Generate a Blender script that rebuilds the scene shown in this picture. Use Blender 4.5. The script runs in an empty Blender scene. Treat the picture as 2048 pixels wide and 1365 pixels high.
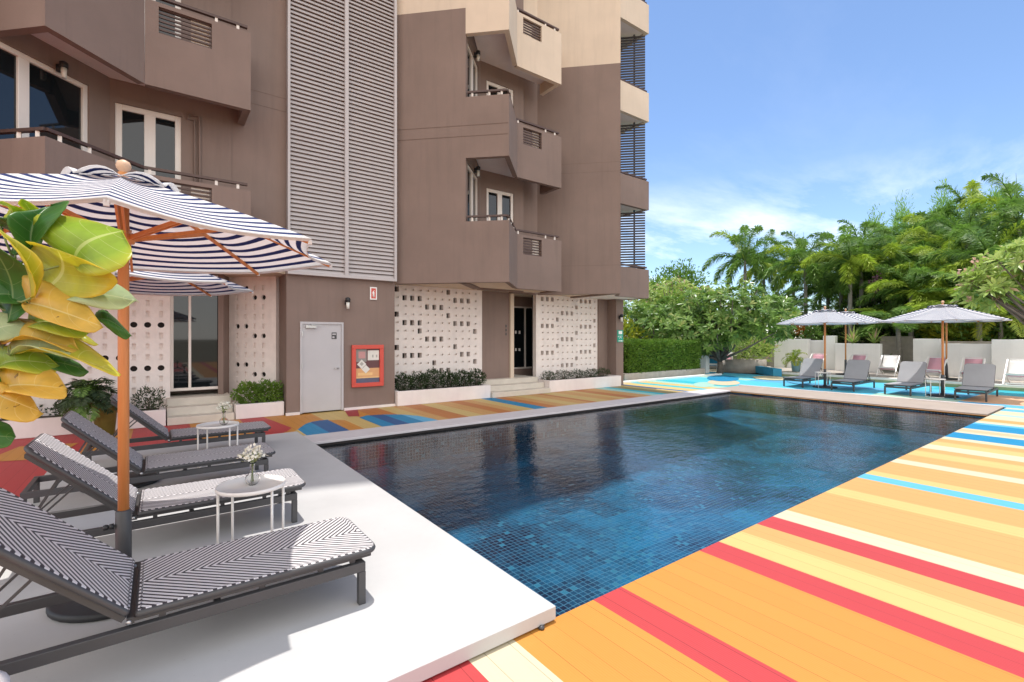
import bpy, math, random
from mathutils import Vector, Matrix
R = math.radians
random.seed(7)
D = bpy.data
COL = bpy.context.scene.collection
SC = bpy.context.scene

# ------------------------------------------------------------------ camera frame (world +X runs along the pool)
CA = math.atan2(1291, 957); FP = 957.0; HY = 675.0; H = 1.68
FW = (math.cos(CA), math.sin(CA)); RT = (math.sin(CA), -math.cos(CA))
def at(px, py, t):
    l = (px-1024)/FP*t
    return Vector((t*FW[0]+l*RT[0], t*FW[1]+l*RT[1], H-(py-HY)/FP*t))
def gnd(px, py, z=0.0):
    return at(px, py, FP*(H-z)/(py-HY))

# ------------------------------------------------------------------ mesh collector
class MB:
    def __init__(s): s.v=[]; s.f=[]; s.m=[]; s.u=[]; s.smooth=[]
    def face(s, pts, m=0, uv=None, sm=False):
        b=len(s.v); s.v += [tuple(p) for p in pts]; s.f.append(tuple(range(b,b+len(pts)))); s.m.append(m)
        s.u += (uv if uv else [(0,0)]*len(pts)); s.smooth.append(sm)
    def mesh(s, verts, faces, m=0, sm=False, uvs=None):
        b=len(s.v); s.v += [tuple(p) for p in verts]
        for f in faces:
            s.f.append(tuple(b+i for i in f)); s.m.append(m); s.smooth.append(sm)
            s.u += [(uvs[i] if uvs else (0,0)) for i in f]
    def prism(s, poly, z0, z1, m=0, mt=None):
        n=len(poly)
        a=sum(poly[i][0]*poly[(i+1)%n][1]-poly[(i+1)%n][0]*poly[i][1] for i in range(n))
        if a<0: poly=poly[::-1]
        vs=[(x,y,z0) for x,y in poly]+[(x,y,z1) for x,y in poly]
        s.mesh(vs,[tuple(range(n))[::-1]],m); s.m[-1]=m
        b=len(s.v)-2*n
        s.f.append(tuple(range(b+n,b+2*n))); s.m.append(m if mt is None else mt); s.smooth.append(False); s.u+=[(0,0)]*n
        for i in range(n):
            j=(i+1)%n
            s.f.append((b+i,b+j,b+n+j,b+n+i)); s.m.append(m); s.smooth.append(False); s.u+=[(0,0)]*4
    def box(s, x0,x1,y0,y1,z0,z1,m=0): s.prism([(x0,y0),(x1,y0),(x1,y1),(x0,y1)],z0,z1,m)
    def obox(s, c, ax, ay, az, m=0):  # centre and three half-axis vectors
        c=Vector(c); ax=Vector(ax); ay=Vector(ay); az=Vector(az)
        if ax.cross(ay).dot(az)<0: ax=-ax
        vs=[c+i*ax+j*ay+k*az for k in(-1,1) for j in(-1,1) for i in(-1,1)]
        s.mesh(vs,[(0,2,3,1),(4,5,7,6),(0,1,5,4),(2,6,7,3),(0,4,6,2),(1,3,7,5)],m)
    def bar(s, p, q, w, h=None, m=0, up=(0,0,1)):
        p=Vector(p); q=Vector(q); h=h or w; d=(q-p); L=d.length; d.normalize()
        u=Vector(up); 
        if abs(d.dot(u))>.98: u=Vector((1,0,0))
        sx=d.cross(u).normalized(); uz=sx.cross(d).normalized()
        s.obox((p+q)/2, d*L/2, sx*w/2, uz*h/2, m)
    def tube(s, pts, rad, n=10, m=0, cap=True, sm=True):
        pts=[Vector(p) for p in pts]; k=len(pts)
        rad=rad if isinstance(rad,(list,tuple)) else [rad]*k
        vs=[]; prev=None
        for i,p in enumerate(pts):
            d=(pts[min(i+1,k-1)]-pts[max(i-1,0)]).normalized()
            if prev is None:
                a=Vector((0,0,1)) if abs(d.z)<.9 else Vector((1,0,0))
                x=d.cross(a).normalized()
            else: x=(prev-d*prev.dot(d)).normalized()
            prev=x; y=d.cross(x)
            for j in range(n):
                t=2*math.pi*j/n; vs.append(p+(x*math.cos(t)+y*math.sin(t))*rad[i])
        fs=[(i*n+j,i*n+(j+1)%n,(i+1)*n+(j+1)%n,(i+1)*n+j) for i in range(k-1) for j in range(n)]
        s.mesh(vs,fs,m,sm)
        if cap:
            b=len(s.v)-n*k
            for base,rev in ((b,True),(b+n*(k-1),False)):
                r_=tuple(range(base,base+n)); s.f.append(r_[::-1] if rev else r_); s.m.append(m); s.smooth.append(False); s.u+=[(0,0)]*n
    def lathe(s, c, prof, n=20, m=0, sm=True, cap=True):
        c=Vector(c); vs=[]
        for r_,z in prof:
            for j in range(n):
                t=2*math.pi*j/n; vs.append(c+Vector((r_*math.cos(t),r_*math.sin(t),z)))
        k=len(prof)
        fs=[(i*n+j,i*n+(j+1)%n,(i+1)*n+(j+1)%n,(i+1)*n+j) for i in range(k-1) for j in range(n)]
        s.mesh(vs,fs,m,sm)
        if cap:
            b=len(s.v)-n*k
            if prof[0][0]>1e-4: s.f.append(tuple(range(b,b+n))[::-1]); s.m.append(m); s.smooth.append(False); s.u+=[(0,0)]*n
            if prof[-1][0]>1e-4: s.f.append(tuple(range(b+n*(k-1),b+n*k))); s.m.append(m); s.smooth.append(False); s.u+=[(0,0)]*n
    def data(s, name, mats):
        me=D.meshes.new(name); me.from_pydata(s.v,[],s.f)
        mats=mats if isinstance(mats,(list,tuple)) else [mats]
        for m in mats: me.materials.append(m)
        me.polygons.foreach_set('material_index',s.m); me.polygons.foreach_set('use_smooth',s.smooth)
        uv=me.uv_layers.new(name='UVMap'); uv.data.foreach_set('uv',[c for p in s.u for c in p])
        me.update(); return me
    def build(s, name, mats, parent=None, world=False):
        if parent is not None and world:
            o=parent.location; s.v=[(x-o.x,y-o.y,z-o.z) for x,y,z in s.v]
        ob=D.objects.new(name,s.data(name,mats)); COL.objects.link(ob)
        if parent is not None: ob.parent=parent
        return ob
def tag(o,label=None,cat=None,group=None,kind=None):
    if label: o['label']=label
    if cat: o['category']=cat
    if group: o['group']=group
    if kind: o['kind']=kind
    return o
def empty(name,loc,rz=0.0):
    o=D.objects.new(name,None); o.location=loc; o.rotation_euler=(0,0,rz); o.empty_display_size=.2; COL.objects.link(o); return o
KIDS={}
def copy_tree(o,parent=None):
    c=o.copy(); COL.objects.link(c)
    if parent is not None: c.parent=parent
    for ch in o.children: copy_tree(ch,c)
    return c
def structure(name,mb,mats,label=None):
    o=mb.build(name,mats); o['kind']='structure'
    if label: o['label']=label
    return o
def bevel(o,w,seg=2):
    md=o.modifiers.new('bevel','BEVEL'); md.width=w; md.segments=seg; md.limit_method='ANGLE'; md.angle_limit=R(40); return o

# ------------------------------------------------------------------ materials
def srgb(r,g,b):
    f=lambda c:(c/255/12.92 if c/255<=.04045 else ((c/255+.055)/1.055)**2.4)
    return (f(r),f(g),f(b),1)
def lin(c): return (c[0],c[1],c[2],1)
class NT:
    def __init__(s,name):
        s.mat=D.materials.new(name); s.mat.use_nodes=True; s.n=s.mat.node_tree.nodes; s.l=s.mat.node_tree.links
        s.p=s.n['Principled BSDF']; s.out=s.n['Material Output']
    def N(s,t,**k):
        n=s.n.new(t)
        for a,b in k.items(): setattr(n,a,b)
        return n
    def L(s,a,b): s.l.new(a,b)
    def val(s,sock,v):
        if isinstance(v,bpy.types.NodeSocket): s.L(v,sock)
        else: sock.default_value=v
    def math(s,op,a,b=0.0,c=None):
        n=s.N('ShaderNodeMath',operation=op); s.val(n.inputs[0],a); s.val(n.inputs[1],b)
        if c is not None: s.val(n.inputs[2],c)
        return n.outputs[0]
    def noise(s,scale,detail=3,vec=None,rough=.5):
        n=s.N('ShaderNodeTexNoise'); n.inputs['Scale'].default_value=scale; n.inputs['Detail'].default_value=detail; n.inputs['Roughness'].default_value=rough
        if vec is not None: s.L(vec,n.inputs['Vector'])
        return n.outputs['Fac']
    def obj(s): return s.N('ShaderNodeTexCoord').outputs['Object']
    def sep(s,vec):
        n=s.N('ShaderNodeSeparateXYZ'); s.L(vec,n.inputs[0]); return n.outputs
    def mix(s,f,a,b,mode='MIX'):
        n=s.N('ShaderNodeMix',data_type='RGBA',blend_type=mode); s.val(n.inputs[0],f)
        s.val(n.inputs[6],a); s.val(n.inputs[7],b); return n.outputs[2]
    def mr(s,v,a,b,c,d):
        n=s.N('ShaderNodeMapRange'); s.val(n.inputs[0],v)
        for i,x in enumerate((a,b,c,d)): n.inputs[i+1].default_value=x
        return n.outputs[0]
    def bump(s,h,strength=.3,dist=.01):
        n=s.N('ShaderNodeBump'); n.inputs['Strength'].default_value=strength; n.inputs['Distance'].default_value=dist; s.L(h,n.inputs['Height']); s.L(n.outputs[0],s.p.inputs['Normal']); return n.outputs[0]
def hsvvar(c,k): return (min(c[0]*k,1),min(c[1]*k,1),min(c[2]*k,1),1)
def pm(name,col,rough=.6,var=.08,scale=3.0,bump=0.0,bscale=60.0,metal=0.0,spec=None,streak=0.0):
    t=NT(name); o=t.obj()
    f=t.noise(scale,5,o,.6)
    c=t.mix(t.mr(f,.3,.7,0,1),hsvvar(col,1-var),hsvvar(col,1+var))
    if streak:
        mp=t.N('ShaderNodeMapping'); mp.inputs['Scale'].default_value=(3,3,.25); t.L(o,mp.inputs[0])
        g=t.noise(1.6,6,mp.outputs[0],.65)
        c=t.mix(t.mr(g,.5,.75,0,streak),c,hsvvar(col,.72))
    t.L(c,t.p.inputs['Base Color']); t.p.inputs['Roughness'].default_value=rough; t.p.inputs['Metallic'].default_value=metal
    if spec is not None: t.p.inputs['Specular IOR Level'].default_value=spec
    if bump: t.bump(t.noise(bscale,3,o),bump,.01)
    return t.mat
M={}
BR=(.235,.166,.139); CR=(.68,.55,.43)
M['brown']=pm('brown_render',BR,.85,.10,.7,.25,90,streak=.42)
M['cream']=pm('cream_render',CR,.85,.07,.8,.2,90,streak=.3)
M['white_wall']=pm('white_render',(.86,.85,.82),.8,.05,1.5,.15,60,streak=.2)
M['planter']=pm('planter_white',(.80,.72,.69),.7,.06,2.0,.1,60,streak=.15)
M['screen']=pm('breeze_block',(.86,.77,.72),.8,.06,5,.2,60,streak=.25)
M['groove']=pm('groove_shadow_paint',(.19,.13,.105),.9,.05)
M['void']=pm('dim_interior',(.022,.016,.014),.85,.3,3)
M['dark']=pm('dark_void',(.035,.028,.026),.8)
M['frame']=pm('window_frame_cream',(.80,.72,.66),.45,.03)
M['rail']=pm('dark_wood_rail',(.085,.045,.035),.45,.2,20)
M['louvre']=pm('louvre_paint',(.50,.455,.45),.45,.04,1)
M['slat']=pm('dark_slat',(.05,.04,.045),.5)
M['door']=pm('grey_door_paint',(.50,.475,.485),.5,.04,1.5)
M['steel']=pm('brushed_steel',(.5,.5,.5),.35,.05,metal=1)
M['red']=pm('red_frame_paint',(.62,.075,.05),.4,.05)
M['charcoal']=pm('charcoal_aluminium',(.058,.057,.060),.45,.08,8)
M['black']=pm('black_plastic',(.02,.02,.022),.5)
M['white_metal']=pm('white_powder_coat',(.84,.80,.76),.35,.03)
M['soil']=pm('soil',(.05,.035,.025),.95,.3,12,.6,30)
M['stone']=pm('stone_kerb',(.42,.37,.32),.85,.15,4,.3,40)
M['lamp_glass']=pm('lamp_glass',(.8,.78,.72),.2,.02)
M['terracotta']=pm('ground_earth',(.20,.17,.11),.95,.3,.4,.3,10)
M['step']=pm('step_stone',(.62,.56,.48),.8,.08,3,.15,40)
M['olive']=pm('olive_kerb',(.30,.31,.16),.8,.12,3)
M['bluekerb']=pm('blue_kerb_paint',(.03,.28,.46),.6,.1,3)
M['pink']=pm('pink_sling',(.70,.36,.42),.8,.05,4)
M['whitefab']=pm('white_sling',(.86,.83,.80),.8,.03,4)
M['greyfab']=pm('grey_mesh_fabric',(.36,.36,.375),.75,.05,3,.2,200)
M['basket']=pm('yellow_green_pot',(.19,.18,.05),.6,.15,8)
M['bluepot']=pm('blue_pot',(.35,.6,.72),.5,.05)
M['green_sign']=pm('green_sign',(.01,.33,.22),.4,.02)
M['petal']=pm('white_petals',(.86,.83,.72),.7,.05,30)
def glass():
    t=NT('window_glass'); t.p.inputs['Base Color'].default_value=(.008,.011,.013,1); t.p.inputs['Roughness'].default_value=.03
    t.p.inputs['Specular IOR Level'].default_value=.5; t.p.inputs['IOR'].default_value=1.62
    return t.mat
M['glass']=glass()
def vase():
    t=NT('vase_glass'); t.p.inputs['Base Color'].default_value=(.95,.95,.93,1); t.p.inputs['Roughness'].default_value=.02
    t.p.inputs['Transmission Weight'].default_value=1; t.p.inputs['IOR'].default_value=1.35
    return t.mat
M['vase']=vase()
def wood():
    t=NT('orange_wood'); o=t.obj(); mp=t.N('ShaderNodeMapping'); mp.inputs['Scale'].default_value=(40,40,2.5); t.L(o,mp.inputs[0])
    f=t.noise(1.5,5,mp.outputs[0],.6)
    t.L(t.mix(f,(.50,.17,.045,1),(.74,.31,.10,1)),t.p.inputs['Base Color']); t.p.inputs['Roughness'].default_value=.45; return t.mat
M['wood']=wood()
def stripes_canopy():
    t=NT('striped_canvas'); uv=t.N('ShaderNodeUVMap').outputs[0]; x=t.sep(uv)[0]
    s=t.math('FRACT',t.math('DIVIDE',x,.094))
    k=t.math('GREATER_THAN',s,.59)
    c=t.mix(k,(.88,.87,.87,1),(.055,.078,.21,1))
    dif=t.p; t.L(c,dif.inputs['Base Color']); dif.inputs['Roughness'].default_value=.9; dif.inputs['Specular IOR Level'].default_value=.1
    tr=t.N('ShaderNodeBsdfTranslucent'); t.L(c,tr.inputs[0])
    mx=t.N('ShaderNodeMixShader'); mx.inputs[0].default_value=.50; t.L(dif.outputs[0],mx.inputs[1]); t.L(tr.outputs[0],mx.inputs[2]); t.L(mx.outputs[0],t.out.inputs[0])
    w=t.noise(9,3,t.obj()); t.bump(w,.25,.02)
    return t.mat
M['canvas']=stripes_canopy()
def chevron():
    # woven chevron: colour from uv.x - |uv.y| (metres along and across the lounger)
    t=NT('chevron_weave'); uv=t.N('ShaderNodeUVMap').outputs[0]; s=t.sep(uv)
    c=t.math('SUBTRACT',s[0],t.math('ABSOLUTE',s[1]))
    fr=t.math('FRACT',t.math('ADD',t.math('DIVIDE',c,.041),100.0))
    k=t.math('GREATER_THAN',fr,.54)
    # strands run in steps, which gives the saw-toothed line edges of the weave
    base=t.mix(k,(.74,.70,.70,1),(.050,.044,.052,1))
    t.L(base,t.p.inputs['Base Color']); t.p.inputs['Roughness'].default_value=.6
    b=t.math('SINE',t.math('MULTIPLY',s[1],900.0)); b2=t.math('SINE',t.math('MULTIPLY',c,306.0))
    t.bump(t.math('ADD',t.math('MULTIPLY',b,.5),b2),.55,.003)
    return t.mat
M['chevron']=chevron()
# leaves
def leaf(name,c1,c2,trans=.35,rough=.45,scale=1.2,yellow=None):
    t=NT(name); g=t.N('ShaderNodeNewGeometry'); rnd=g.outputs['Random Per Island']
    f=t.noise(scale,2,t.obj())
    a=t.math('ADD',t.math('MULTIPLY',rnd,.55),t.math('MULTIPLY',t.mr(f,.35,.65,0,1),.45))
    c=t.mix(a,lin(c1),lin(c2))
    if yellow: c=t.mix(t.math('GREATER_THAN',rnd,yellow[1]),c,lin(yellow[0]))
    t.L(c,t.p.inputs['Base Color']); t.p.inputs['Roughness'].default_value=rough; t.p.inputs['Specular IOR Level'].default_value=.35
    tr=t.N('ShaderNodeBsdfTranslucent'); t.L(t.mix(.5,c,t.mix(1.0,c,(1.0,1.25,.45,1),'MULTIPLY')),tr.inputs[0])
    mx=t.N('ShaderNodeMixShader'); mx.inputs[0].default_value=trans; t.L(t.p.outputs[0],mx.inputs[1]); t.L(tr.outputs[0],mx.inputs[2]); t.L(mx.outputs[0],t.out.inputs[0])
    return t.mat
M['lf_palm']=leaf('palm_leaf',(0.096,0.201,0.049),(0.264,0.403,0.093),.4)
M['lf_palm_y']=leaf('palm_leaf_yellow',(0.228,0.333,0.052),(0.527,0.620,0.093),.4)
M['lf_fran']=leaf('glossy_tree_leaf',(0.088,0.175,0.049),(0.310,0.465,0.109),.3,.3,1.5,((.42,.46,.16),.93))
M['lf_fran2']=leaf('pale_tree_leaf',(0.228,0.350,0.088),(0.558,0.651,0.202),.35,.35,1.5,((.60,.40,.30),.94))
M['lf_box']=leaf('hedge_leaf',(0.088,0.175,0.025),(0.202,0.326,0.046),.3,.5,3)
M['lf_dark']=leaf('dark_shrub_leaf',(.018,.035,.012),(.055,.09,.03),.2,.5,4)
M['lf_light']=leaf('light_feathery_leaf',(0.175,0.333,0.088),(0.434,0.620,0.202),.45,.5,.7)
M['lf_mid']=leaf('mid_green_leaf',(0.079,0.175,0.035),(0.232,0.372,0.078),.35,.45,1)
M['lf_yel']=leaf('yellow_green_leaf',(.22,.28,.03),(.52,.50,.05),.4,.45,2)
M['lf_orange']=leaf('orange_flower_leaf',(.35,.12,.03),(.55,.22,.05),.3)
M['bark']=pm('bark',(.17,.14,.115),.9,.3,6,.6,25)
M['palmbark']=pm('palm_bark',(.26,.24,.21),.85,.2,5,.4,20)

def bigleaf(name,base,vein,edge,brown=0.0):
    # uv.x 0..1 along the leaf, uv.y -1..1 across it
    t=NT(name); uv=t.N('ShaderNodeUVMap').outputs[0]; s=t.sep(uv)
    ay=t.math('ABSOLUTE',s[1])
    mid=t.math('LESS_THAN',ay,t.math('ADD',.022,t.math('MULTIPLY',t.math('SUBTRACT',1.0,s[0]),.035)))
    # side veins sweep forward from the midrib and fork from it at intervals
    q=t.math('SUBTRACT',t.math('MULTIPLY',s[0],5.2),t.math('MULTIPLY',t.math('POWER',ay,1.25),1.25))
    fr=t.math('ABSOLUTE',t.math('SUBTRACT',t.math('FRACT',t.math('ADD',q,20.0)),.5))
    side=t.math('LESS_THAN',fr,.020)
    q2=t.noise(26,2,t.obj()); 
    n=t.noise(9,4,t.obj(),.6)
    c=t.mix(t.mr(n,.3,.7,0,1),lin([min(b*1.1,.9) for b in base]),lin([b*.85 for b in base]))
    c=t.mix(t.math('MULTIPLY',t.mr(ay,.55,1.0,0,1),.75),c,lin(edge))
    v=t.math('MAXIMUM',mid,t.math('MULTIPLY',side,.65))
    c=t.mix(t.math('MULTIPLY',v,.75),c,lin(vein))
    if brown:
        c=t.mix(t.math('MULTIPLY',t.math('GREATER_THAN',t.noise(16,3,t.obj()),.70-brown),.6),c,(.22,.10,.03,1))
    t.L(c,t.p.inputs['Base Color']); t.p.inputs['Roughness'].default_value=.32; t.p.inputs['Specular IOR Level'].default_value=.45
    h=t.math('ADD',t.math('MULTIPLY',t.math('MAXIMUM',side,mid),-1.0),t.math('MULTIPLY',q2,.6)); bn=t.bump(h,.5,.006)
    tr=t.N('ShaderNodeBsdfTranslucent'); t.L(c,tr.inputs[0])
    mx=t.N('ShaderNodeMixShader'); mx.inputs[0].default_value=.58; t.L(t.p.outputs[0],mx.inputs[1]); t.L(tr.outputs[0],mx.inputs[2]); t.L(mx.outputs[0],t.out.inputs[0])
    return t.mat
M['fig_green']=bigleaf('fig_leaf_green',(.08,.24,.045),(.30,.46,.16),(.15,.33,.07))
M['fig_lime']=bigleaf('fig_leaf_lime',(.42,.58,.07),(.76,.82,.36),(.76,.73,.08))
M['fig_yellow']=bigleaf('fig_leaf_yellow',(.66,.66,.09),(.86,.85,.38),(.84,.68,.10),.0)
M['fig_gold']=bigleaf('fig_leaf_gold',(.82,.60,.13),(.92,.80,.40),(.86,.64,.13),.03)
M['fig_pale']=bigleaf('fig_leaf_pale_back',(.58,.68,.42),(.8,.85,.6),(.68,.76,.46))

# painted deck: planks run along Y, 0.15 m wide, thin dark gaps and fine reeding
def deckmat(name,col,var=.05):
    t=NT('deck_'+name); o=t.obj(); s=t.sep(o)
    pl=t.math('DIVIDE',s[0],.155); fr=t.math('FRACT',t.math('ADD',pl,50.0)); idx=t.math('FLOOR',pl)
    wn=t.N('ShaderNodeTexWhiteNoise',noise_dimensions='1D'); t.L(idx,wn.inputs['W'])
    f=t.noise(1.1,5,o,.65)
    a=t.math('ADD',t.math('MULTIPLY',wn.outputs['Value'],.5),t.math('MULTIPLY',f,.5))
    c=t.mix(a,hsvvar(col,1-var),hsvvar(col,1+var))
    gap=t.math('GREATER_THAN',t.math('ABSOLUTE',t.math('SUBTRACT',fr,.5)),.488)
    strong=t.math('MULTIPLY',gap,t.mr(wn.outputs['Value'],.15,.9,.30,.95))
    c=t.mix(strong,c,hsvvar(col,.30))
    # scuffs and worn streaks along the grain
    mp=t.N('ShaderNodeMapping'); mp.inputs['Scale'].default_value=(14,1.1,1); t.L(o,mp.inputs[0])
    sc=t.noise(2.2,6,mp.outputs[0],.7); c=t.mix(t.mr(sc,.56,.74,0,.30),c,hsvvar(col,.72))
    t.L(c,t.p.inputs['Base Color']); t.p.inputs['Roughness'].default_value=.55; t.p.inputs['Specular IOR Level'].default_value=.3
    re=t.math('SINE',t.math('MULTIPLY',s[0],2*math.pi/.0155))
    t.bump(t.math('SUBTRACT',t.math('MULTIPLY',re,.12),t.math('MULTIPLY',gap,1.0)),.35,.004)
    return t.mat
DC={'orange':(.54,.232,.044),'amber':(.56,.305,.105),'deep':(.48,.175,.048),'yellow':(.58,.415,.155),'cream':(.585,.505,.345),'red':(.45,.050,.052),'maroon':(.36,.045,.05),
    'sky':(.11,.40,.62),'blue':(.01,.22,.42),'navy':(.02,.10,.26),'teal':(.03,.42,.50),'aqua':(.09,.50,.68),'mint':(.34,.56,.47),'peach':(.68,.40,.24),'olive':(.28,.23,.09)}
DN=list(DC); DM=[deckmat(n,DC[n]) for n in DN]; DI={n:i for i,n in enumerate(DN)}
def platform_mat():
    t=NT('white_platform_paint'); o=t.obj()
    f=t.noise(2.5,5,o,.6); c=t.mix(t.mr(f,.35,.65,0,1),(.49,.48,.47,1),(.525,.515,.505,1))
    st=t.noise(.9,6,o,.7); c=t.mix(t.mr(st,.55,.75,0,.10),c,(.40,.38,.36,1)); d=t.noise(38,2,o); c=t.mix(t.mr(d,.75,.79,0,.4),c,(.35,.32,.30,1))
    t.L(c,t.p.inputs['Base Color']); t.p.inputs['Roughness'].default_value=.6; t.p.inputs['Specular IOR Level'].default_value=.25; t.bump(t.noise(50,3,o),.08,.005); return t.mat
M['platform']=platform_mat()
M['coping']=pm('coping_stone',(.60,.55,.55),.6,.05,3,.1,50)
M['coping2']=pm('far_coping_stone',(.38,.31,.26),.6,.08,2,.1,50)
def tiles():
    t=NT('pool_mosaic'); o=t.obj(); s=t.sep(o)
    geo=t.N('ShaderNodeNewGeometry'); nz=t.sep(geo.outputs['Normal'])
    T=.058
    # pick the two in-plane axes from the normal so walls carry tiles as well
    horiz=t.math('GREATER_THAN',t.math('ABSOLUTE',nz[2]),.5); onx=t.math('GREATER_THAN',t.math('ABSOLUTE',nz[0]),.5)
    def pick(k,a,b): return t.math('ADD',t.math('MULTIPLY',k,a),t.math('MULTIPLY',t.math('SUBTRACT',1.0,k),b))
    u=pick(onx,s[1],s[0]); v=pick(horiz,s[1],s[2])
    # slow ripple refraction wobble of the tile lines
    w1=t.noise(3.5,2,o); w2=t.noise(4.5,2,t.N('ShaderNodeTexCoord').outputs['Object'])
    u=t.math('ADD',u,t.math('MULTIPLY',t.math('SUBTRACT',w1,.5),.03))
    v=t.math('ADD',v,t.math('MULTIPLY',t.math('SUBTRACT',w1,.5),-.03))
    uu=t.math('DIVIDE',u,T); vv=t.math('DIVIDE',v,T)
    gu=t.math('GREATER_THAN',t.math('ABSOLUTE',t.math('SUBTRACT',t.math('FRACT',t.math('ADD',uu,500.0)),.5)),.44)
    gv=t.math('GREATER_THAN',t.math('ABSOLUTE',t.math('SUBTRACT',t.math('FRACT',t.math('ADD',vv,500.0)),.5)),.44)
    g=t.math('MAXIMUM',gu,gv)
    cb=t.N('ShaderNodeCombineXYZ'); t.L(t.math('FLOOR',uu),cb.inputs[0]); t.L(t.math('FLOOR',vv),cb.inputs[1])
    wn=t.N('ShaderNodeTexWhiteNoise',noise_dimensions='3D'); t.L(cb.outputs[0],wn.inputs[0])
    # sheets of mosaic (0.4 m squares) differ in tone, and large soft patches vary over them
    cb2=t.N('ShaderNodeCombineXYZ'); t.L(t.math('FLOOR',t.math('DIVIDE',uu,7.0)),cb2.inputs[0]); t.L(t.math('FLOOR',t.math('DIVIDE',vv,7.0)),cb2.inputs[1])
    wn2=t.N('ShaderNodeTexWhiteNoise',noise_dimensions='3D'); t.L(cb2.outputs[0],wn2.inputs[0])
    big=t.noise(.85,2,o,.5)
    a=t.math('ADD',t.math('ADD',t.math('MULTIPLY',wn.outputs[0],.24),t.math('MULTIPLY',wn2.outputs[0],.36)),t.math('MULTIPLY',t.mr(big,.38,.62,0,1),.44))
    c=t.mix(t.mr(a,.26,.98,0,1),(.001,.007,.036,1),(.014,.185,.315,1))
    c=t.mix(t.math('GREATER_THAN',wn.outputs[0],.96),c,(.04,.20,.28,1))
    c=t.mix(t.math('MULTIPLY',g,.85),c,(.12,.27,.36,1))
    t.L(c,t.p.inputs['Base Color']); t.p.inputs['Roughness'].default_value=.4
    return t.mat
M['tiles']=tiles()
def water():
    t=NT('pool_water'); o=t.obj()
    t.n.remove(t.p)
    mp=t.N('ShaderNodeMapping'); mp.inputs['Rotation'].default_value=(0,0,R(38)); mp.inputs['Scale'].default_value=(1.0,2.3,1); t.L(o,mp.inputs[0])
    h=t.math('ADD',t.math('MULTIPLY',t.noise(5.5,3,mp.outputs[0],.55),1.0),t.math('MULTIPLY',t.noise(1.6,2,o),1.3))
    h=t.math('ADD',h,t.math('MULTIPLY',t.noise(17,2,mp.outputs[0]),.28))
    b=t.N('ShaderNodeBump'); b.inputs['Strength'].default_value=.21; b.inputs['Distance'].default_value=.03; t.L(h,b.inputs['Height'])
    fr=t.N('ShaderNodeFresnel'); fr.inputs['IOR'].default_value=1.333; t.L(b.outputs[0],fr.inputs['Normal'])
    tr=t.N('ShaderNodeBsdfTransparent'); tr.inputs[0].default_value=(.70,.86,.93,1)
    gl=t.N('ShaderNodeBsdfGlossy'); gl.inputs['Roughness'].default_value=.03; gl.inputs['Color'].default_value=(1,1,1,1); t.L(b.outputs[0],gl.inputs['Normal'])
    mx=t.N('ShaderNodeMixShader'); t.L(t.math('MULTIPLY',fr.outputs[0],1.0),mx.inputs[0]); t.L(tr.outputs[0],mx.inputs[1]); t.L(gl.outputs[0],mx.inputs[2]); t.L(mx.outputs[0],t.out.inputs[0])
    return t.mat
M['water']=water()

# ------------------------------------------------------------------ the setting
PX0,PX1,PY0,PY1=1.89,14.45,2.15,8.02; WZ=-.07
mb=MB()   # ground out to the horizon, with the pool left open
for (a,b,c,d) in ((-400,PX0,-400,400),(PX1,400,-400,400),(PX0,PX1,-400,PY0),(PX0,PX1,PY1,400)):
    mb.face([(a,c,-.06),(b,c,-.06),(b,d,-.06),(a,d,-.06)])
structure('ground',mb,M['terracotta'])

# deck: one sheet of painted bands
mb=MB()
def dq(x0,x1,y0,y1,c,z=0): mb.face([(x0,y0,z),(x1,y0,z),(x1,y1,z),(x0,y1,z)],DI[c])
bands=[(-14,'orange'),(-4.5,'red'),(-3.2,'cream'),(-2.4,'orange'),(-1.1,'yellow'),(-.4,'orange'),(.4,'red'),(1.30,'cream'),(1.59,'orange'),(2.24,'red'),(2.51,'orange'),(3.43,'red'),(3.71,'yellow'),(4.06,'amber'),(4.34,'red'),(4.64,'cream'),(4.92,'amber'),
(5.83,'yellow'),(6.12,'amber'),(6.75,'sky'),(7.01,'yellow'),(7.24,'amber'),(7.95,'cream'),(8.23,'amber'),(8.66,'yellow'),(9.05,'amber'),(9.35,'cream'),(9.75,'yellow'),(10.1,'amber'),(10.45,'cream'),(10.71,'blue'),(11.36,'cream'),(11.55,'peach'),(11.85,'cream'),(12.0,'blue'),(12.75,'sky'),(12.98,'cream'),(13.3,'amber'),(13.75,'cream'),(14.45,'mint'),(14.75,'cream'),(15.5,'sky'),(16.0,'cream'),(16.3,None)]
for (a,c),(b,_) in zip(bands,bands[1:]):
    if c and b<=PX0+.01 or a<PX0: dq(a,min(b,16.3),-14,2.15,c)
    elif c: dq(a,b,-14,2.15,c)
# far side of the pool
far=[(16.3,17.0,-14,3.1,'sky'),(17.0,17.7,-14,3.1,'peach'),(17.7,19.6,-14,3.1,'peach'),(19.6,21.7,-14,3.1,'teal'),
 (16.3,16.75,3.1,6.2,'cream'),(16.3,16.75,6.2,14.5,'aqua'),(16.75,17.5,3.1,5.0,'mint'),(16.75,17.5,5.0,14.5,'aqua'),(17.5,18.4,3.1,14.5,'aqua'),(18.4,19.2,3.1,9.5,'sky'),(18.4,19.2,9.5,14.5,'mint'),
 (19.2,20.2,3.1,14.5,'aqua'),(20.2,21.7,3.1,4.4,'teal'),(20.2,21.7,4.4,14.5,'aqua')]
for a in far: dq(*a)
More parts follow.
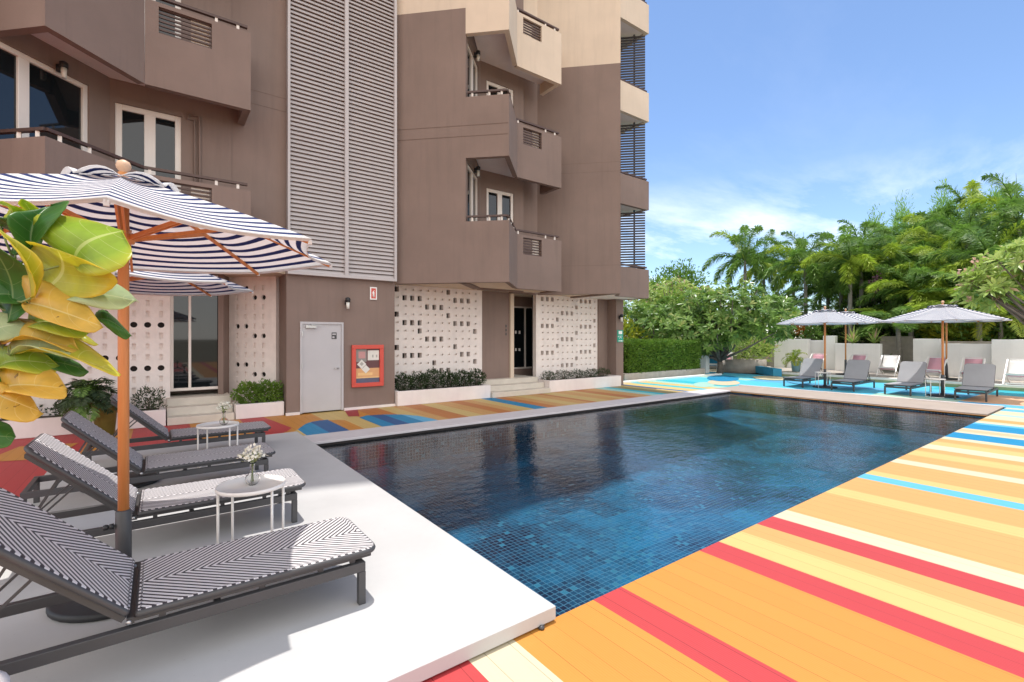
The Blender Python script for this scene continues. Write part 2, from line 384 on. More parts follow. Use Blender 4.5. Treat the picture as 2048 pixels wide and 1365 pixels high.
# strip between the pool and the building
left=[(-14,-3,'red'),(-3,-1.9,'maroon'),(-1.9,-.9,'red'),(-.9,-.35,'orange'),(-.35,.5,'red'),(.5,1.35,'orange'),(1.35,1.8,'red'),(1.8,2.1,'orange'),(2.1,2.72,'orange'),(2.72,3.02,'yellow'),(3.02,3.42,'yellow'),(3.42,3.7,'orange'),(3.7,4.2,'deep'),(4.2,4.55,'yellow'),(4.55,4.84,'amber'),(4.84,5.3,'deep'),(5.3,5.67,'yellow'),(5.67,6.1,'amber'),(6.1,6.45,'deep'),(6.45,6.75,'amber'),(6.75,7.1,'yellow'),(7.1,7.5,'blue'),(7.5,7.85,'deep'),(7.85,8.2,'amber'),(8.2,8.6,'yellow'),(8.6,9.0,'amber'),(9.0,9.2,'deep'),(9.2,9.7,'yellow'),(9.7,10.2,'amber'),(10.2,10.45,'yellow'),(10.45,10.9,'deep'),(10.9,11.5,'amber'),(11.5,11.9,'mint'),(11.9,12.2,'teal'),(12.2,12.7,'olive'),(12.7,13.1,'yellow'),(13.1,13.35,'navy'),(13.35,14.0,'yellow'),(14.0,14.4,'teal'),(14.4,15.0,'yellow'),(15.0,15.5,'mint'),(15.5,16.3,'teal')]
for a,b,c in left:
    y0=2.15 if b<=PX0 else 8.02
    if a<PX0<b: dq(a,PX0,2.15,14.5,c); dq(PX0,b,8.02,14.5,c)
    else: dq(a,b,y0,14.5,c)
# wave shapes painted over the bands
Z=.004
def wave(pts,segs):
    # pts: upper outline (x,y); segs: vertical bands filled down to y=8.2
    for i in range(len(pts)-1):
        (x0,y0),(x1,y1)=pts[i],pts[i+1]
        for a,b,c in segs:
            l=max(x0,a); r_=min(x1,b)
            if r_>l+1e-6:
                ya=y0+(y1-y0)*(l-x0)/(x1-x0); yb=y0+(y1-y0)*(r_-x0)/(x1-x0)
                mb.face([(l,8.2,Z),(r_,8.2,Z),(r_,yb,Z),(l,ya,Z)],DI[c])
wave([(2.05,9.3),(2.2,9.62),(2.33,9.85),(2.48,10.0),(2.62,10.05),(2.78,10.05)],[(2.05,2.43,'blue'),(2.43,2.78,'navy')])
wave([(2.78,10.0),(2.95,9.9),(3.05,9.8),(3.2,9.6)],[(2.78,3.05,'orange'),(3.05,3.2,'yellow')])
wave([(3.39,9.93),(3.6,10.1),(3.95,10.0),(4.27,9.76),(4.47,9.4),(4.55,8.9),(4.58,8.3)],[(3.39,3.66,'blue'),(3.66,3.94,'navy'),(3.94,4.25,'blue'),(4.25,4.6,'sky')])
mb.face([(1.6,8.2,Z),(2.05,8.2,Z),(2.05,9.3,Z),(1.85,9.0,Z)],DI['yellow'])
mb.face([(3.45,11.1,Z),(3.75,11.1,Z),(3.45,10.1,Z),(3.25,10.2,Z)],DI['maroon'])
mb.face([(1.45,11.1,Z),(1.8,11.1,Z),(2.0,9.55,Z),(1.84,9.2,Z),(1.5,9.4,Z)],DI['red'])
mb.face([(-3.2,6.3,Z),(-2.1,7.0,Z),(-2.3,8.0,Z),(-3.4,7.6,Z)],DI['orange'])
mb.face([(-1.9,9.4,Z),(-1.2,9.1,Z),(-1.0,10.2,Z),(-1.7,10.4,Z)],DI['orange'])
mb.face([(-4.6,8.6,Z),(-2.8,8.2,Z),(-2.2,10.8,Z),(-4.4,10.8,Z)],DI['maroon'])
# curved turquoise waves beyond the far left corner of the pool
for k,(c,x0,y0,ax,by) in enumerate((('mint',15.6,9.6,1.0,.35),('cream',16.9,9.6,1.2,.55),('blue',18.6,10.6,1.6,.6),('cream',20.2,9.4,1.1,.7),('sky',19.6,8.2,1.5,.35))):
    pts=[]
    for i in range(20):
        a=2*math.pi*i/20; pts.append((x0+ax*math.cos(a)*math.cos(.5)-by*math.sin(a)*math.sin(.5),y0+ax*math.cos(a)*math.sin(.5)+by*math.sin(a)*math.cos(.5),Z+.004*k))
    mb.face(pts,DI[c])
structure('pool_deck',mb,DM,'painted plank deck in orange yellow red and blue bands')

# white raised platform
mb=MB(); mb.box(-1.05,1.895,2.12,8.66,.012,.09)
o=structure('platform',mb,M['platform'],'raised white platform under the woven loungers'); bevel(o,.004,2)
mb=MB(); mb.box(-1.03,1.875,2.145,8.64,.001,.012); structure('platform_plinth',mb,M['dark'])
# coping
mb=MB(); mb.box(1.905,14.47,7.985,8.62,-.03,.012)
o=structure('pool_coping',mb,M['coping'],'pale stone coping along the pool edge'); bevel(o,.006)
mb=MB(); mb.box(14.47,16.28,2.2,8.62,-.03,.010); o=structure('far_coping',mb,M['coping2']); bevel(o,.006)
mb=MB(); mb.box(16.28,16.42,2.2,8.7,.001,.022); structure('coping_edge',mb,M['coping'])
# basin
mb=MB(); mb.box(PX0,PX1,8.012,8.02,-.13,-.032); structure('coping_shadow_strip',mb,M['dark'])  # dark strip painted as the shadow gap under the coping edge
mb=MB(); dz=-.56
mb.face([(PX0,PY0,dz),(PX1,PY0,dz),(PX1,PY1,dz),(PX0,PY1,dz)])
e=.03
mb.face([(PX0,PY1,dz),(PX1,PY1,dz),(PX1,PY1,-.035),(PX0,PY1,-.035)])
mb.face([(PX1,PY1,dz),(PX1,PY0,dz),(PX1,PY0,-.035),(PX1,PY1,-.035)])
mb.face([(PX1,PY0,dz),(PX0,PY0,dz),(PX0,PY0,-.035),(PX1,PY0,-.035)])
mb.face([(PX0,PY0,dz),(PX0,PY1,dz),(PX0,PY1,-.035),(PX0,PY0,-.035)])
structure('pool_basin',mb,M['tiles'],'dark blue mosaic pool basin')
mb=MB()
mb.box(PX0-.05,PX1+.3,PY0-.06,PY0,-.2,-.003); mb.box(PX1,PX1+.02,PY0,PY1,-.06,-.028)
structure('deck_edge',mb,DM[DI['orange']])
mb=MB(); mb.face([(PX0,PY0,WZ),(PX1,PY0,WZ),(PX1,PY1,WZ),(PX0,PY1,WZ)]); structure('pool_water',mb,M['water'],'clear rippled water of the swimming pool')

# ------------------------------------------------------------------ apartment building
B=empty('apartment_building',(5,11,0))
tag(B,'tall brown and cream apartment block with zigzag balconies beside the pool','building')
def part(name,mb,mats,parent=B): 
    ob=D.objects.new(name,None) if False else None
    org=Vector((0,0,0)); p=parent
    while p is not None: org+=p.location; p=p.parent
    mb.v=[(x-org.x,y-org.y,z-org.z) for x,y,z in mb.v]
    return mb.build(name,mats,parent)
def wall(mb,p,q,z0,z1,th,holes=(),m=0):
    """wall from p to q, outer face on the p-q line, thickness to the left of p->q (inside)"""
    px,py=p; qx,qy=q; L=math.hypot(qx-px,qy-py); ux,uy=(qx-px)/L,(qy-py)/L; nx,ny=-uy,ux
    us=sorted({0,L,*[h[0] for h in holes],*[h[1] for h in holes]}); zs=sorted({z0,z1,*[h[2] for h in holes],*[h[3] for h in holes]})
    us=[u for u in us if 0<=u<=L]; zs=[z for z in zs if z0<=z<=z1]
    for a,b in zip(us,us[1:]):
        run=None
        for c,d in zip(zs,zs[1:]):
            um=(a+b)/2; zm=(c+d)/2
            solid=not any(h[0]<um<h[1] and h[2]<zm<h[3] for h in holes)
            if solid:
                poly=[(px+ux*a,py+uy*a),(px+ux*b,py+uy*b),(px+ux*b+nx*th,py+uy*b+ny*th),(px+ux*a+nx*th,py+uy*a+ny*th)]
                mb.prism(poly,c,d,m)
def frame_win(p,q,u0,u1,z0,z1,mull,rec,fw=.07,name='window',transom=None,parent=B):
    """framed glass set `rec` behind the line p-q"""
    px,py=p;qx,qy=q;L=math.hypot(qx-px,qy-py);ux,uy=(qx-px)/L,(qy-py)/L;nx,ny=-uy,ux
    def bx(mb,a,b,z_0,z_1,n0,n1):
        mb.prism([(px+ux*a+nx*n0,py+uy*a+ny*n0),(px+ux*b+nx*n0,py+uy*b+ny*n0),(px+ux*b+nx*n1,py+uy*b+ny*n1),(px+ux*a+nx*n1,py+uy*a+ny*n1)],z_0,z_1)
    f=MB(); bx(f,u0,u0+fw,z0,z1,rec-.03,rec+.05); bx(f,u1-fw,u1,z0,z1,rec-.03,rec+.05); bx(f,u0+fw,u1-fw,z1-fw,z1,rec-.03,rec+.05); bx(f,u0+fw,u1-fw,z0,z0+fw,rec-.03,rec+.05)
    for m_,w in mull: bx(f,m_-w/2,m_+w/2,z0+fw,z1-fw,rec-.028,rec+.05)
    if transom: bx(f,u0+fw,u1-fw,transom-.02,transom+.02,rec-.02,rec+.04)
    fr=part(name,f,M['frame'],parent); bevel(fr,.006,1)
    g=MB(); bx(g,u0+fw-.005,u1-fw+.005,z0+fw-.005,z1-fw+.005,rec+.012,rec+.03); part('pane',g,M['glass'],fr)
    return fr
ZT=9.62   # paint changes to cream above here on the left, a little higher on the right
HB=15.2
T=.2
def levels(mb,p,q,z0,z1,zc,holes=()):
    """wall split at the paint line; material 0 brown, 1 cream"""
    if z0<zc: wall(mb,p,q,z0,min(zc,z1),T,[h for h in holes if h[2]<zc],0)
    if z1>zc: wall(mb,p,q,max(z0,zc),z1,T,[h for h in holes if h[3]>zc],1)
WM=[M['brown'],M['cream']]
s2=math.sqrt(2)
w=MB()
# lower service wall with the door, and everything above it between the bays
DOOR=(2.49,3.42)
wall(w,(2.22,11.1),(4.66,11.1),0,3.2,T,[(DOOR[0]-2.22,DOOR[1]-2.22,-1,2.02)],0)
wall(w,(2.22,13.0),(2.22,11.301),0,3.2,T,(),0)       # its left return
levels(w,(1.2,11.12),(2.22,11.12),3.2,HB,60)
levels(w,(2.22,11.12),(4.72,11.12),3.2,HB,60)
def inset(p,q,d):   # shift p->q inward
    L=math.hypot(q[0]-p[0],q[1]-p[1]); nx,ny=-(q[1]-p[1])/L,(q[0]-p[0])/L
    return (p[0]+nx*d,p[1]+ny*d),(q[0]+nx*d,q[1]+ny*d)
storeys=[0,1,2,3]
for dx,lo in ((-7.97,0),(0,0)):
    P=lambda x,y:(x+dx,y)
    zc=ZT if dx==0 else 60
    s0=P(5.97,9.93); p1=P(6.72,9.18); p2=P(7.80,10.28); p3=P(9.40,10.28)
    levels(w,P(4.72,11.18),s0,3.0,HB,zc)
    # recess walls
    c1=P(7.15,11.1) if dx==0 else (-.68,11.1)
    s0i=(s0[0]+.10,s0[1]-.10) if False else s0
    whol=[]; dhol=[]
    for k in (1,2,3):
        fz=3*k+.42; Lw=math.hypot(c1[0]-s0[0],c1[1]-s0[1])
        whol.append((.12 if dx==0 else -.5,Lw-.26,fz+.45 if dx==0 else fz+.3,fz+2.55)); 
        if dx==0: dhol.append((.20,1.15,fz,fz+2.42))
        else: dhol.append((.07,1.05,fz,fz+2.47))
    if dx==0:
        levels(w,s0,c1,3.0,HB,13,whol); cend=(8.65,11.1); levels(w,c1,cend,3.0,HB,13,dhol)
        levels(w,(8.50,11.43),(9.45,11.43),3.0,HB,9.96)
        levels(w,(9.45,11.43),(11.23,9.65),3.0,HB,9.96)
        for k in (1,2,3):
            h=whol[k-1]; frame_win(s0,c1,*h,[((h[0]+h[1])/2+.1,.14)],.06)
            h=dhol[k-1]; frame_win(c1,cend,*h,[(h[0]+.475,.16)],.06,.09,'balcony_door')
    else:
        sx=(-2.6,9.18); levels(w,sx,c1,3.0,HB,60,[(.25,2.36,h[2],h[3]+.0) for h in whol]); cend=(1.2,11.1)
        levels(w,c1,cend,3.0,HB,60,dhol)
        for k in (1,2,3):
            h=whol[k-1]; frame_win(sx,c1,.25,2.36,h[2],h[3],[(1.42,.15)],.06,.08,'window')
            h=dhol[k-1]; frame_win(c1,cend,*h,[(h[0]+.50,.17)],.06,.10,'balcony_door')
    # balconies of the bay: parapets, slab, hand rail and grille
    for k in (1,2,3):
        z0=3.0*k; zt=z0+1.47; cm=1 if (dx==0 and k==3) else 0
        bal=MB(); th=.13
        a0,a1=s0,p1
        wall(bal,a0,a1,z0,zt,th,(),cm); 
        wall(bal,(p1[0]+.003,p1[1]+.003),(p2[0]-.004,p2[1]-.004),z0+.002,zt-.002,th-.004,(),cm)
        wall(bal,p2,p3,z0,zt,th,[(.20 if dx==0 else .19,.86 if dx==0 else .97,zt-.53,zt-.07)],cm)
        wall(bal,(p3[0],p3[1]+.13),(p3[0],11.1),z0,zt-.003,th,(),cm)
        # lip and slab
        g=.14
        poly=[(s0[0]+g,s0[1]-.0),(p1[0],p1[1]+g*1.45),(p2[0]-.05,p2[1]+g),(p3[0]-g,p3[1]+g),(p3[0]-g,11.1),(c1[0],c1[1])]
        bal.prism(poly,z0+.30,z0+.42,2)
        bo=part('balcony',bal,[M['brown'],M['cream'],M['planter']] )
        # hand rail with stub posts
        rl=MB(); pts=[Vector((s0[0]+.05,s0[1]-.0,zt+.12)),Vector((p1[0],p1[1]+.08,zt+.12)),Vector((p2[0]-.03,p2[1]+.07,zt+.12)),Vector((p3[0]-.05,p3[1]+.07,zt+.12))]
        for a,b in zip(pts,pts[1:]): rl.bar(a,b,.07,.045)
        part('hand_rail',rl,M['rail'],bo)
        for a,b,ts in ((pts[0],pts[1],(.12,.55,.86)),(pts[1],pts[2],(.12,.4,.75)),(pts[2],pts[3],(.06,.68,.90))):
            for t_ in ts:
                q=a.lerp(b,t_); pr=MB(); pr.box(q.x-.022,q.x+.022,q.y-.022,q.y+.022,zt-.002,zt+.10); part('rail_post',pr,M['frame'],bo)
        gr=MB(); u0=p2[0]+(.20 if dx==0 else .19); u1=p2[0]+(.86 if dx==0 else .97); y=p2[1]
        for i in range(7): gr.box(u0,u1,y+.045,y+.075,zt-.52+i*.072,zt-.49+i*.072)
        part('grille',gr,M['rail'],bo)
        gp=MB(); um=u0+(u1-u0)*.60; gp.box(um,u1-.03,y+.09,y+.12,zt-.55,zt-.03); part('grille_panel',gp,M['frame'],bo)
# far right stack of balconies
for k in range(1,6):
    z0=3.0*k; cm=0 if k<3 else 1
    bal=MB(); wall(bal,(11.245,9.665),(11.87,10.29),z0+.002,z0+.968,.117,(),cm); wall(bal,(11.88,10.3),(13.43,10.3),z0,z0+.97,.12,(),cm); wall(bal,(13.43,10.42),(13.43,12.6),z0,z0+.967,.12,(),cm)
    bal.prism([(11.4,9.95),(11.95,10.44),(13.29,10.44),(13.29,12.5),(11.4,12.5)],z0+.02,z0+.14,2)
    bo=part('balcony',bal,[M['brown'] if cm==0 else M['cream'],M['cream'],M['planter']])
    if k<5:
        rl=MB(); rl.bar((11.9,10.38,z0+1.05),(13.4,10.38,z0+1.05),.05,.05); rl.bar((13.38,10.4,z0+1.05),(13.38,12.5,z0+1.05),.05,.05); part('hand_rail',rl,M['rail'],bo)
        sl=MB(); n=23
        for i in range(n):
            z=z0+.98+i*(2.02/n); sl.bar((12.30,11.41,z),(13.33,10.38,z),.04,.052)
        for t_ in (.05,.45,.78): 
            x=12.30+1.03*t_; sl.box(x-.02,x+.02,23.73-x-.02+.03,23.73-x+.02+.03,z0+.97,z0+3.02)
        part('slat_screen',sl,M['slat'],bo)
        st=MB(); st.bar((12.2,12.45,z0+1.1),(13.2,12.4,z0+2.95),.5,.12); part('stair_flight',st,M['rail'],bo)
# wall behind the far balconies, end wall
levels(w,(11.35,9.98),(11.35,12.6),3.0,HB,60); 
wall(w,(11.4,12.6),(12.35,12.6),3.2,HB,T,(),0)
# unseen upper storeys, front outline shaped for the shadow on the pool; mass behind
w.prism([(-9,10.45),(3.2,10.45),(5.3,9.85),(9.2,10.1),(14.2,10.4),(14.2,22.2),(-9,22.2)],15.25,32,1)
w.prism([(-9,13.6),(12.0,13.6),(12.0,22),(-9,22)],0,HB,0)
w.prism([(-9,11.4),(-3.4,11.4),(-3.4,22),(-9,22)],3.1,HB,0)
# ground-floor soffit
sf=MB(); sf.prism([(-5,9.9),(-1.3,9.25),(-.2,10.4),(1.3,10.4),(2.2,11.2),(4.7,11.2),(6.72,9.3),(7.85,10.4),(9.38,10.4),(9.38,11.55),(9.60,11.48),(11.2,9.88),(12.0,10.5),(13.3,10.5),(13.3,13.9),(-5,13.9)],3.045,3.10)
part('soffit',sf,M['cream'])
# right column with lamp, next to the passage
w.prism([(12.46,11.70),(12.92,11.70),(12.92,12.6),(12.46,12.6)],0,3.04,0)
w.prism([(12.92,11.3),(13.30,11.3),(13.30,11.8),(12.92,11.8)],0,3.04,0)
wall(w,(7.63,11.76),(8.615,11.76),.3,3.04,.1,(),0)
wall(w,(8.70,12.9),(8.70,11.84),.3,3.04,.1,(),0)
part('wall',w,WM)
# grooves on the facade
for a,b,z in (((4.73,11.16),(6.70,9.19),6.52),((4.73,11.16),(6.70,9.19),6.78),((9.47,11.408),(11.22,9.658),6.70),((9.47,11.408),(11.22,9.658),6.98),((9.47,11.408),(11.22,9.658),3.86),((1.45,11.117),(2.22,11.117),6.50),((1.45,11.117),(2.22,11.117),6.78)):
    gv=MB(); wall(gv,a,b,z,z+.011,.004,()); part('facade_groove',gv,M['groove'])
# pipe beside the left balcony door
pp=MB(); pp.tube([(.47,11.06,5.95),(.66,11.06,5.95),(.66,11.06,3.5)],.022,8); pp.tube([(.47,11.06,5.95),(.47,11.06,5.86),(.58,11.06,5.86),(.58,11.06,3.5)],.016,8)
part('pipe',pp,M['brown'])
# louvred panel
for u0,u1,nm in ((2.27,3.42,''),(3.50,4.60,'')):
    lv=MB(); z=3.13
    while z<13.0:
        lv.obox(((u0+u1)/2,11.03,z),((u1-u0)/2+.005,0,0),(0,.024,.037),(0,-.006,.004)); z+=.092
    part('louvre_slats',lv,M['louvre'])
fr=MB(); fr.box(2.22,2.27,10.96,11.10,3.03,13.1); fr.box(3.42,3.50,10.96,11.10,3.09,13.1); fr.box(4.60,4.66,10.96,11.10,3.03,13.1); fr.box(2.27,4.60,10.962,11.10,3.03,3.09)
part('louvre_frame',fr,M['louvre'])
bk=MB(); bk.box(2.27,4.60,11.085,11.115,3.1,13.1); part('louvre_backing',bk,M['brown'])
# service door
dr=MB(); dr.box(DOOR[0]+.045,DOOR[1]-.045,11.10,11.14,.03,1.97); dob=bevel(part('service_door',dr,M['door']),.004)
df=MB(); df.box(DOOR[0],DOOR[0]+.045,11.075,11.19,.02,2.02); df.box(DOOR[1]-.045,DOOR[1],11.075,11.19,.02,2.02); df.box(DOOR[0]+.045,DOOR[1]-.045,11.075,11.19,1.97,2.02); part('door_frame',df,M['door'],dob)
hd=MB(); hd.tube([(3.30,11.09,.98),(3.30,11.05,.98),(3.20,11.045,.98)],.010,8); hd.lathe((3.30,11.085,.98),[(.0,0),(.02,0)],10); part('door_handle',hd,M['steel'],dob)
cl=MB(); cl.box(2.60,2.82,11.04,11.098,1.885,1.94); cl.bar((2.72,11.03,1.95),(2.90,11.00,1.945),.02,.01); cl.bar((2.90,11.0,1.945),(2.70,10.97,1.955),.018,.01); part('door_closer',cl,M['steel'],dob)
hg=MB()
for z in (.3,1.0,1.7): hg.box(DOOR[0]+.035,DOOR[0]+.055,11.06,11.1,z,z+.11)
part('hinge',hg,M['steel'],dob)
sg=MB(); sg.box(3.16,3.27,11.094,11.099,1.64,1.79); sgo=part('door_notice',sg,M['charcoal'],dob)
s3=MB(); s3.box(3.175,3.255,11.090,11.093,1.735,1.765); s3.box(3.175,3.22,11.090,11.093,1.66,1.70); part('notice_print',s3,M['door'],sgo)
for a,b in ((3.43,4.66),(2.20,2.48)):
    sk=MB(); sk.box(a,b,11.05,11.098,0.004,.06); part('skirting',sk,M['planter'])
# breeze block screens
BP=.217
def screen(p,q,z0,ncol,nrow,openc,kind,x_off=0.0,name='breeze_block_screen'):
    px,py=p;qx,qy=q;L=math.hypot(qx-px,qy-py);ux,uy=(qx-px)/L,(qy-py)/L;nx,ny=-uy,ux
    mb=MB()
    def pt(u,z,n=0): return (px+ux*u+nx*n,py+uy*u+ny*n,z)
    ztop=z0+nrow*BP
    for c in range(ncol):
        for r_ in range(nrow):
            u0=x_off+c*BP; zz=ztop-(r_+1)*BP; o_=(c,r_) in openc
            cu=u0+BP/2; cz=zz+BP/2
            if kind=='sq':
                if o_: inner=[(cu-.058,cz-.068),(cu+.058,cz-.068),(cu+.058,cz+.068),(cu-.058,cz+.068)]; d=.16
                else: inner=[(cu-.056,cz-.018),(cu+.054,cz-.018),(cu+.05,cz+.036),(cu-.01,cz+.012)]; d=.06
            else:
                if o_: inner=[(cu+.057*math.cos(-3*math.pi/4+i*math.pi/8),cz+.057*math.sin(-3*math.pi/4+i*math.pi/8)) for i in range(16)]; d=.055
                else: inner=[(cu-.030,cz-.060),(cu+.030,cz-.060),(cu+.030,cz+.060),(cu-.030,cz+.060)]; d=.045
            n=len(inner); h=BP/2
            if n==4: outer=[(cu-h,cz-h),(cu+h,cz-h),(cu+h,cz+h),(cu-h,cz+h)]
            else:
                outer=[]
                for i in range(16):
                    a=-3*math.pi/4+i*math.pi/8; ca,sa=math.cos(a),math.sin(a); k=h/max(abs(ca),abs(sa)); outer.append((cu+ca*k,cz+sa*k))
            for i in range(n):
                j=(i+1)%n
                mb.face([pt(*outer[i]),pt(*outer[j]),pt(*inner[j]),pt(*inner[i])])
                mb.face([pt(*inner[i]),pt(*inner[j]),pt(inner[j][0],inner[j][1],d),pt(inner[i][0],inner[i][1],d)])
            if not o_: mb.face([pt(a,b,d) for a,b in inner])
    W=x_off+ncol*BP
    # solid margins and the ends of the wall
    if x_off>0: mb.face([pt(0,z0),pt(x_off,z0),pt(x_off,ztop),pt(0,ztop)])
    if L>W: mb.face([pt(W,z0),pt(L,z0),pt(L,ztop),pt(W,ztop)])
    mb.face([pt(0,z0-.3),pt(L,z0-.3),pt(L,z0),pt(0,z0)]); mb.face([pt(0,ztop),pt(L,ztop),pt(L,ztop+.5),pt(0,ztop+.5)])
    for u in (0,L): mb.face([pt(u,z0-.3),pt(u,z0-.3,.16),pt(u,ztop+.5,.16),pt(u,ztop+.5)])
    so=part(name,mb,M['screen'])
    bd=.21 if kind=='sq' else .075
    b=MB(); b.face([pt(.0,z0-.3,bd),pt(L-.0,z0-.3,bd),pt(L-.0,ztop+.5,bd),pt(.0,ztop+.5,bd)]); part('screen_dark_backing',b,M['void'],so)  # near-black sheet stands in for the unlit room behind the open blocks
    return so
def oc(rows): return {(c,r_) for r_,cs in rows.items() for c in cs}
r1=oc({0:(0,7),1:(1,2,3,8,9,10),2:(4,5,6),3:(0,7),4:(1,2,3,8,9,10),5:(3,11),6:(4,5,6),7:(0,8),8:(1,2,3,9,10),9:(5,11),10:(5,6,7),11:(0,7),12:(1,2,4)})
screen((4.86,11.75),(7.62,11.75),.22,12,13,r1,'sq',.02)
r2=oc({0:(0,1,2,8,9,10),1:(7,),2:(4,5,6),3:(3,11),4:(0,1,2,8,9,10),5:(7,),6:(4,5,6),7:(3,11),8:(0,1,2,8,9,10),9:(7,),10:(4,5,6),11:(3,11),12:(0,1,2,8,9,10)})
screen((9.66,11.75),(12.46,11.75),.20,12,13,r2,'sq',.15)
NL=24
a=oc({3:(4,),4:(0,1,2,3),7:(3,4),8:(0,1,2),11:(5,6,7),0:(0,1,2),1:(5,6),5:(7,8)})
lft={(NL-1-c,r_) for c,r_ in a}
screen((.21-NL*BP-.04,12.0),(.21,12.0),.30,NL,12,lft,'ci',0)
d1=oc({0:(0,1),1:(2,3),4:(0,1),5:(2,3),8:(0,1),9:(2,3)})
screen((1.30,12.62),(2.14,11.78),.30,4,12,d1,'ci',.12)
# ground-floor doors
frame_win((.21,12.05),(1.30,12.05),.0,.93,.56,3.02,[(.34,.05)],.10,.06,'glass_door')
ww=MB(); wall(ww,(.99+.16,12.05),(1.32,12.62),.3,3.04,.1); wall(ww,(-.2,12.75),(1.32,12.75),.3,3.1,.1); part('recess_wall',ww,M['brown'])
frame_win((9.2,12.75),(10.7,12.75),.05,1.45,.62,2.72,[(.86,.05)],.08,.05,'glass_door')
for a,b in ((.3,.62),(2.72,3.1)):
    cr=MB(); wall(cr,(8.4,12.76),(10.9,12.76),a,b,.1); part('door_surround',cr,M['brown'])
pl=MB(); pl.box(8.62,8.75,11.70,11.83,.3,3.04); part('post',pl,M['cream'])
# little numbers hung beside the entrance
nb=MB()
for i,z in enumerate((1.98,1.86,1.74)): nb.box(8.47,8.51,11.75,11.759,z,z+.075)
part('room_plate',nb,M['charcoal'])
# sticker marks on the glass doors
mk=MB()
for x in (9.62,9.78): mk.box(x,x+.06,12.80,12.822,1.80,1.90)
for x in (9.62,9.78): mk.box(x,x+.06,12.80,12.822,1.22,1.31)
part('door_sticker',mk,M['whitefab'])

# planters, steps (each its own thing)
def planter(poly,zt,label,name='planter'):
    xs=[p[0] for p in poly]; ys=[p[1] for p in poly]; e_=empty(name,((min(xs)+max(xs))/2,min(ys),0)); tag(e_,label,'planter')
    th=.10; x0,x1,y0,y1=min(xs),max(xs),min(ys),max(ys)
    m_=MB(); m_.box(x0,x1,y0,y0+th,.004,zt); m_.box(x0,x0+th,y0+th,y1,.004,zt); m_.box(x1-th,x1,y0+th,y1,.004,zt)
    b_=m_.build('planter_wall',M['planter'],e_,True); bevel(b_,.008)
    s_=MB(); s_.box(x0+th,x1-th,y0+th,y1,.004,zt-.05); s_.build('soil',M['soil'],e_,True)
    return e_
planter([(-7,11.17),(.13,11.95)],.31,'long low white planter under the round hole screen wall on the left')
planter([(1.28,11.17),(2.19,11.75)],.30,'short low white planter left of the grey service door')
planter([(4.68,10.97),(7.40,11.72)],.36,'low white planter under the first square hole screen wall, right of the red framed poster')
planter([(9.55,10.97),(12.80,11.66)],.36,'low white planter under the screen wall farthest right, next to the clipped hedge')
def steps(x0,x1,y0,label,n=3,ybk=13.0):
    e_=empty('steps',((x0+x1)/2,y0,0)); tag(e_,label,'steps')
    for i in range(n):
        m_=MB(); m_.box(x0,x1,y0+i*.30,(y0+(i+1)*.30) if i<n-1 else ybk,.004,.15*(i+1)); bevel(m_.build('step',M['step'],e_,True),.008)
steps(7.42,9.53,10.90,'three pale stone steps between the white planters at the glass entrance')
steps(.15,1.26,11.15,'pale stone steps behind the small round tables on the left',3)

# wall mounted things
def wall_lamp(p,nrm,label):
    e_=empty('wall_lamp',p); tag(e_,label,'lamp','small black wall lamps'); n=Vector(nrm)
    m_=MB(); m_.lathe((n.x*.02,n.y*.02,.03),[(.0,-.05),(.045,-.05),(.045,.05),(0,.05)],12); m_.lathe((n.x*.10,n.y*.10,0),[(.0,.03),(.055,.03),(.055,.12),(.02,.14),(0,.14)],14); m_.bar((0,0,.08),(n.x*.1,n.y*.1,.08),.03)
    m_.build('lamp_body',M['black'],e_)
    g_=MB(); g_.lathe((n.x*.10,n.y*.10,0),[(.0,-.12),(.034,-.12),(.040,.03)],14); g_.build('lamp_shade',M['lamp_glass'],e_)
    return e_
wall_lamp((3.49,11.09,2.45),(0,-1,0),'small black wall lamp above the grey door')
q=(1/s2,-1/s2,0)
wall_lamp((6.62,10.57,5.98),q,'black wall lamp on the lower right balcony wall, above its window')
wall_lamp((6.62,10.57,8.98),q,'black wall lamp on the upper right balcony wall, under the cream balcony')
wall_lamp((-1.27,10.48,5.95),q,'black wall lamp above the large balcony window at the upper left')
wall_lamp((13.08,11.29,2.35),(0,-1,0),'black wall lamp on the corner column above the green sign')
# poster in red frame
e_=empty('framed_poster',(3.98,11.09,.5)); tag(e_,'red framed notice case with postcards on the wall right of the grey door','poster')
m_=MB(); x0,x1,z0,z1=3.60,4.36,.52,1.50; w_=.095
m_.box(x0,x1,11.03,11.09,z0,z0+w_); m_.box(x0,x1,11.03,11.09,z1-w_,z1); m_.box(x0,x0+w_,11.031,11.09,z0+w_,z1-w_); m_.box(x1-w_,x1,11.031,11.09,z0+w_,z1-w_)
bevel(m_.build('poster_frame',M['red'],e_,True),.008)
PC=[(.26,.24,.22),(.52,.26,.25),(.13,.05,.05),(.68,.36,.16),(.80,.50,.22),(.10,.10,.16),(.72,.68,.62),(.40,.38,.34)]
PM=[pm('poster_print_%d'%i,c,.5,.06,8) for i,c in enumerate(PC)]
m_=MB(); a0,a1,b0,b1=x0+w_-.004,x1-w_+.004,z0+w_-.004,z1-w_+.004
def pq(u0,u1,v0,v1,m,k): m_.box(a0+(a1-a0)*u0,a0+(a1-a0)*u1,11.072-.001*k,11.08,b0+(b1-b0)*v0,b0+(b1-b0)*v1,m)
pq(0,1,0,.16,5,0); pq(0,1,.16,.43,3,0); pq(0,1,.43,1,2,0); pq(0,.45,.62,1,0,1); pq(.12,.40,.72,.92,1,2); pq(.5,.97,.66,.95,6,1); pq(.1,.7,.22,.30,4,1); pq(.68,.74,.74,.82,7,2); pq(.84,.90,.74,.82,7,2); pq(0,1,.14,.17,4,1)
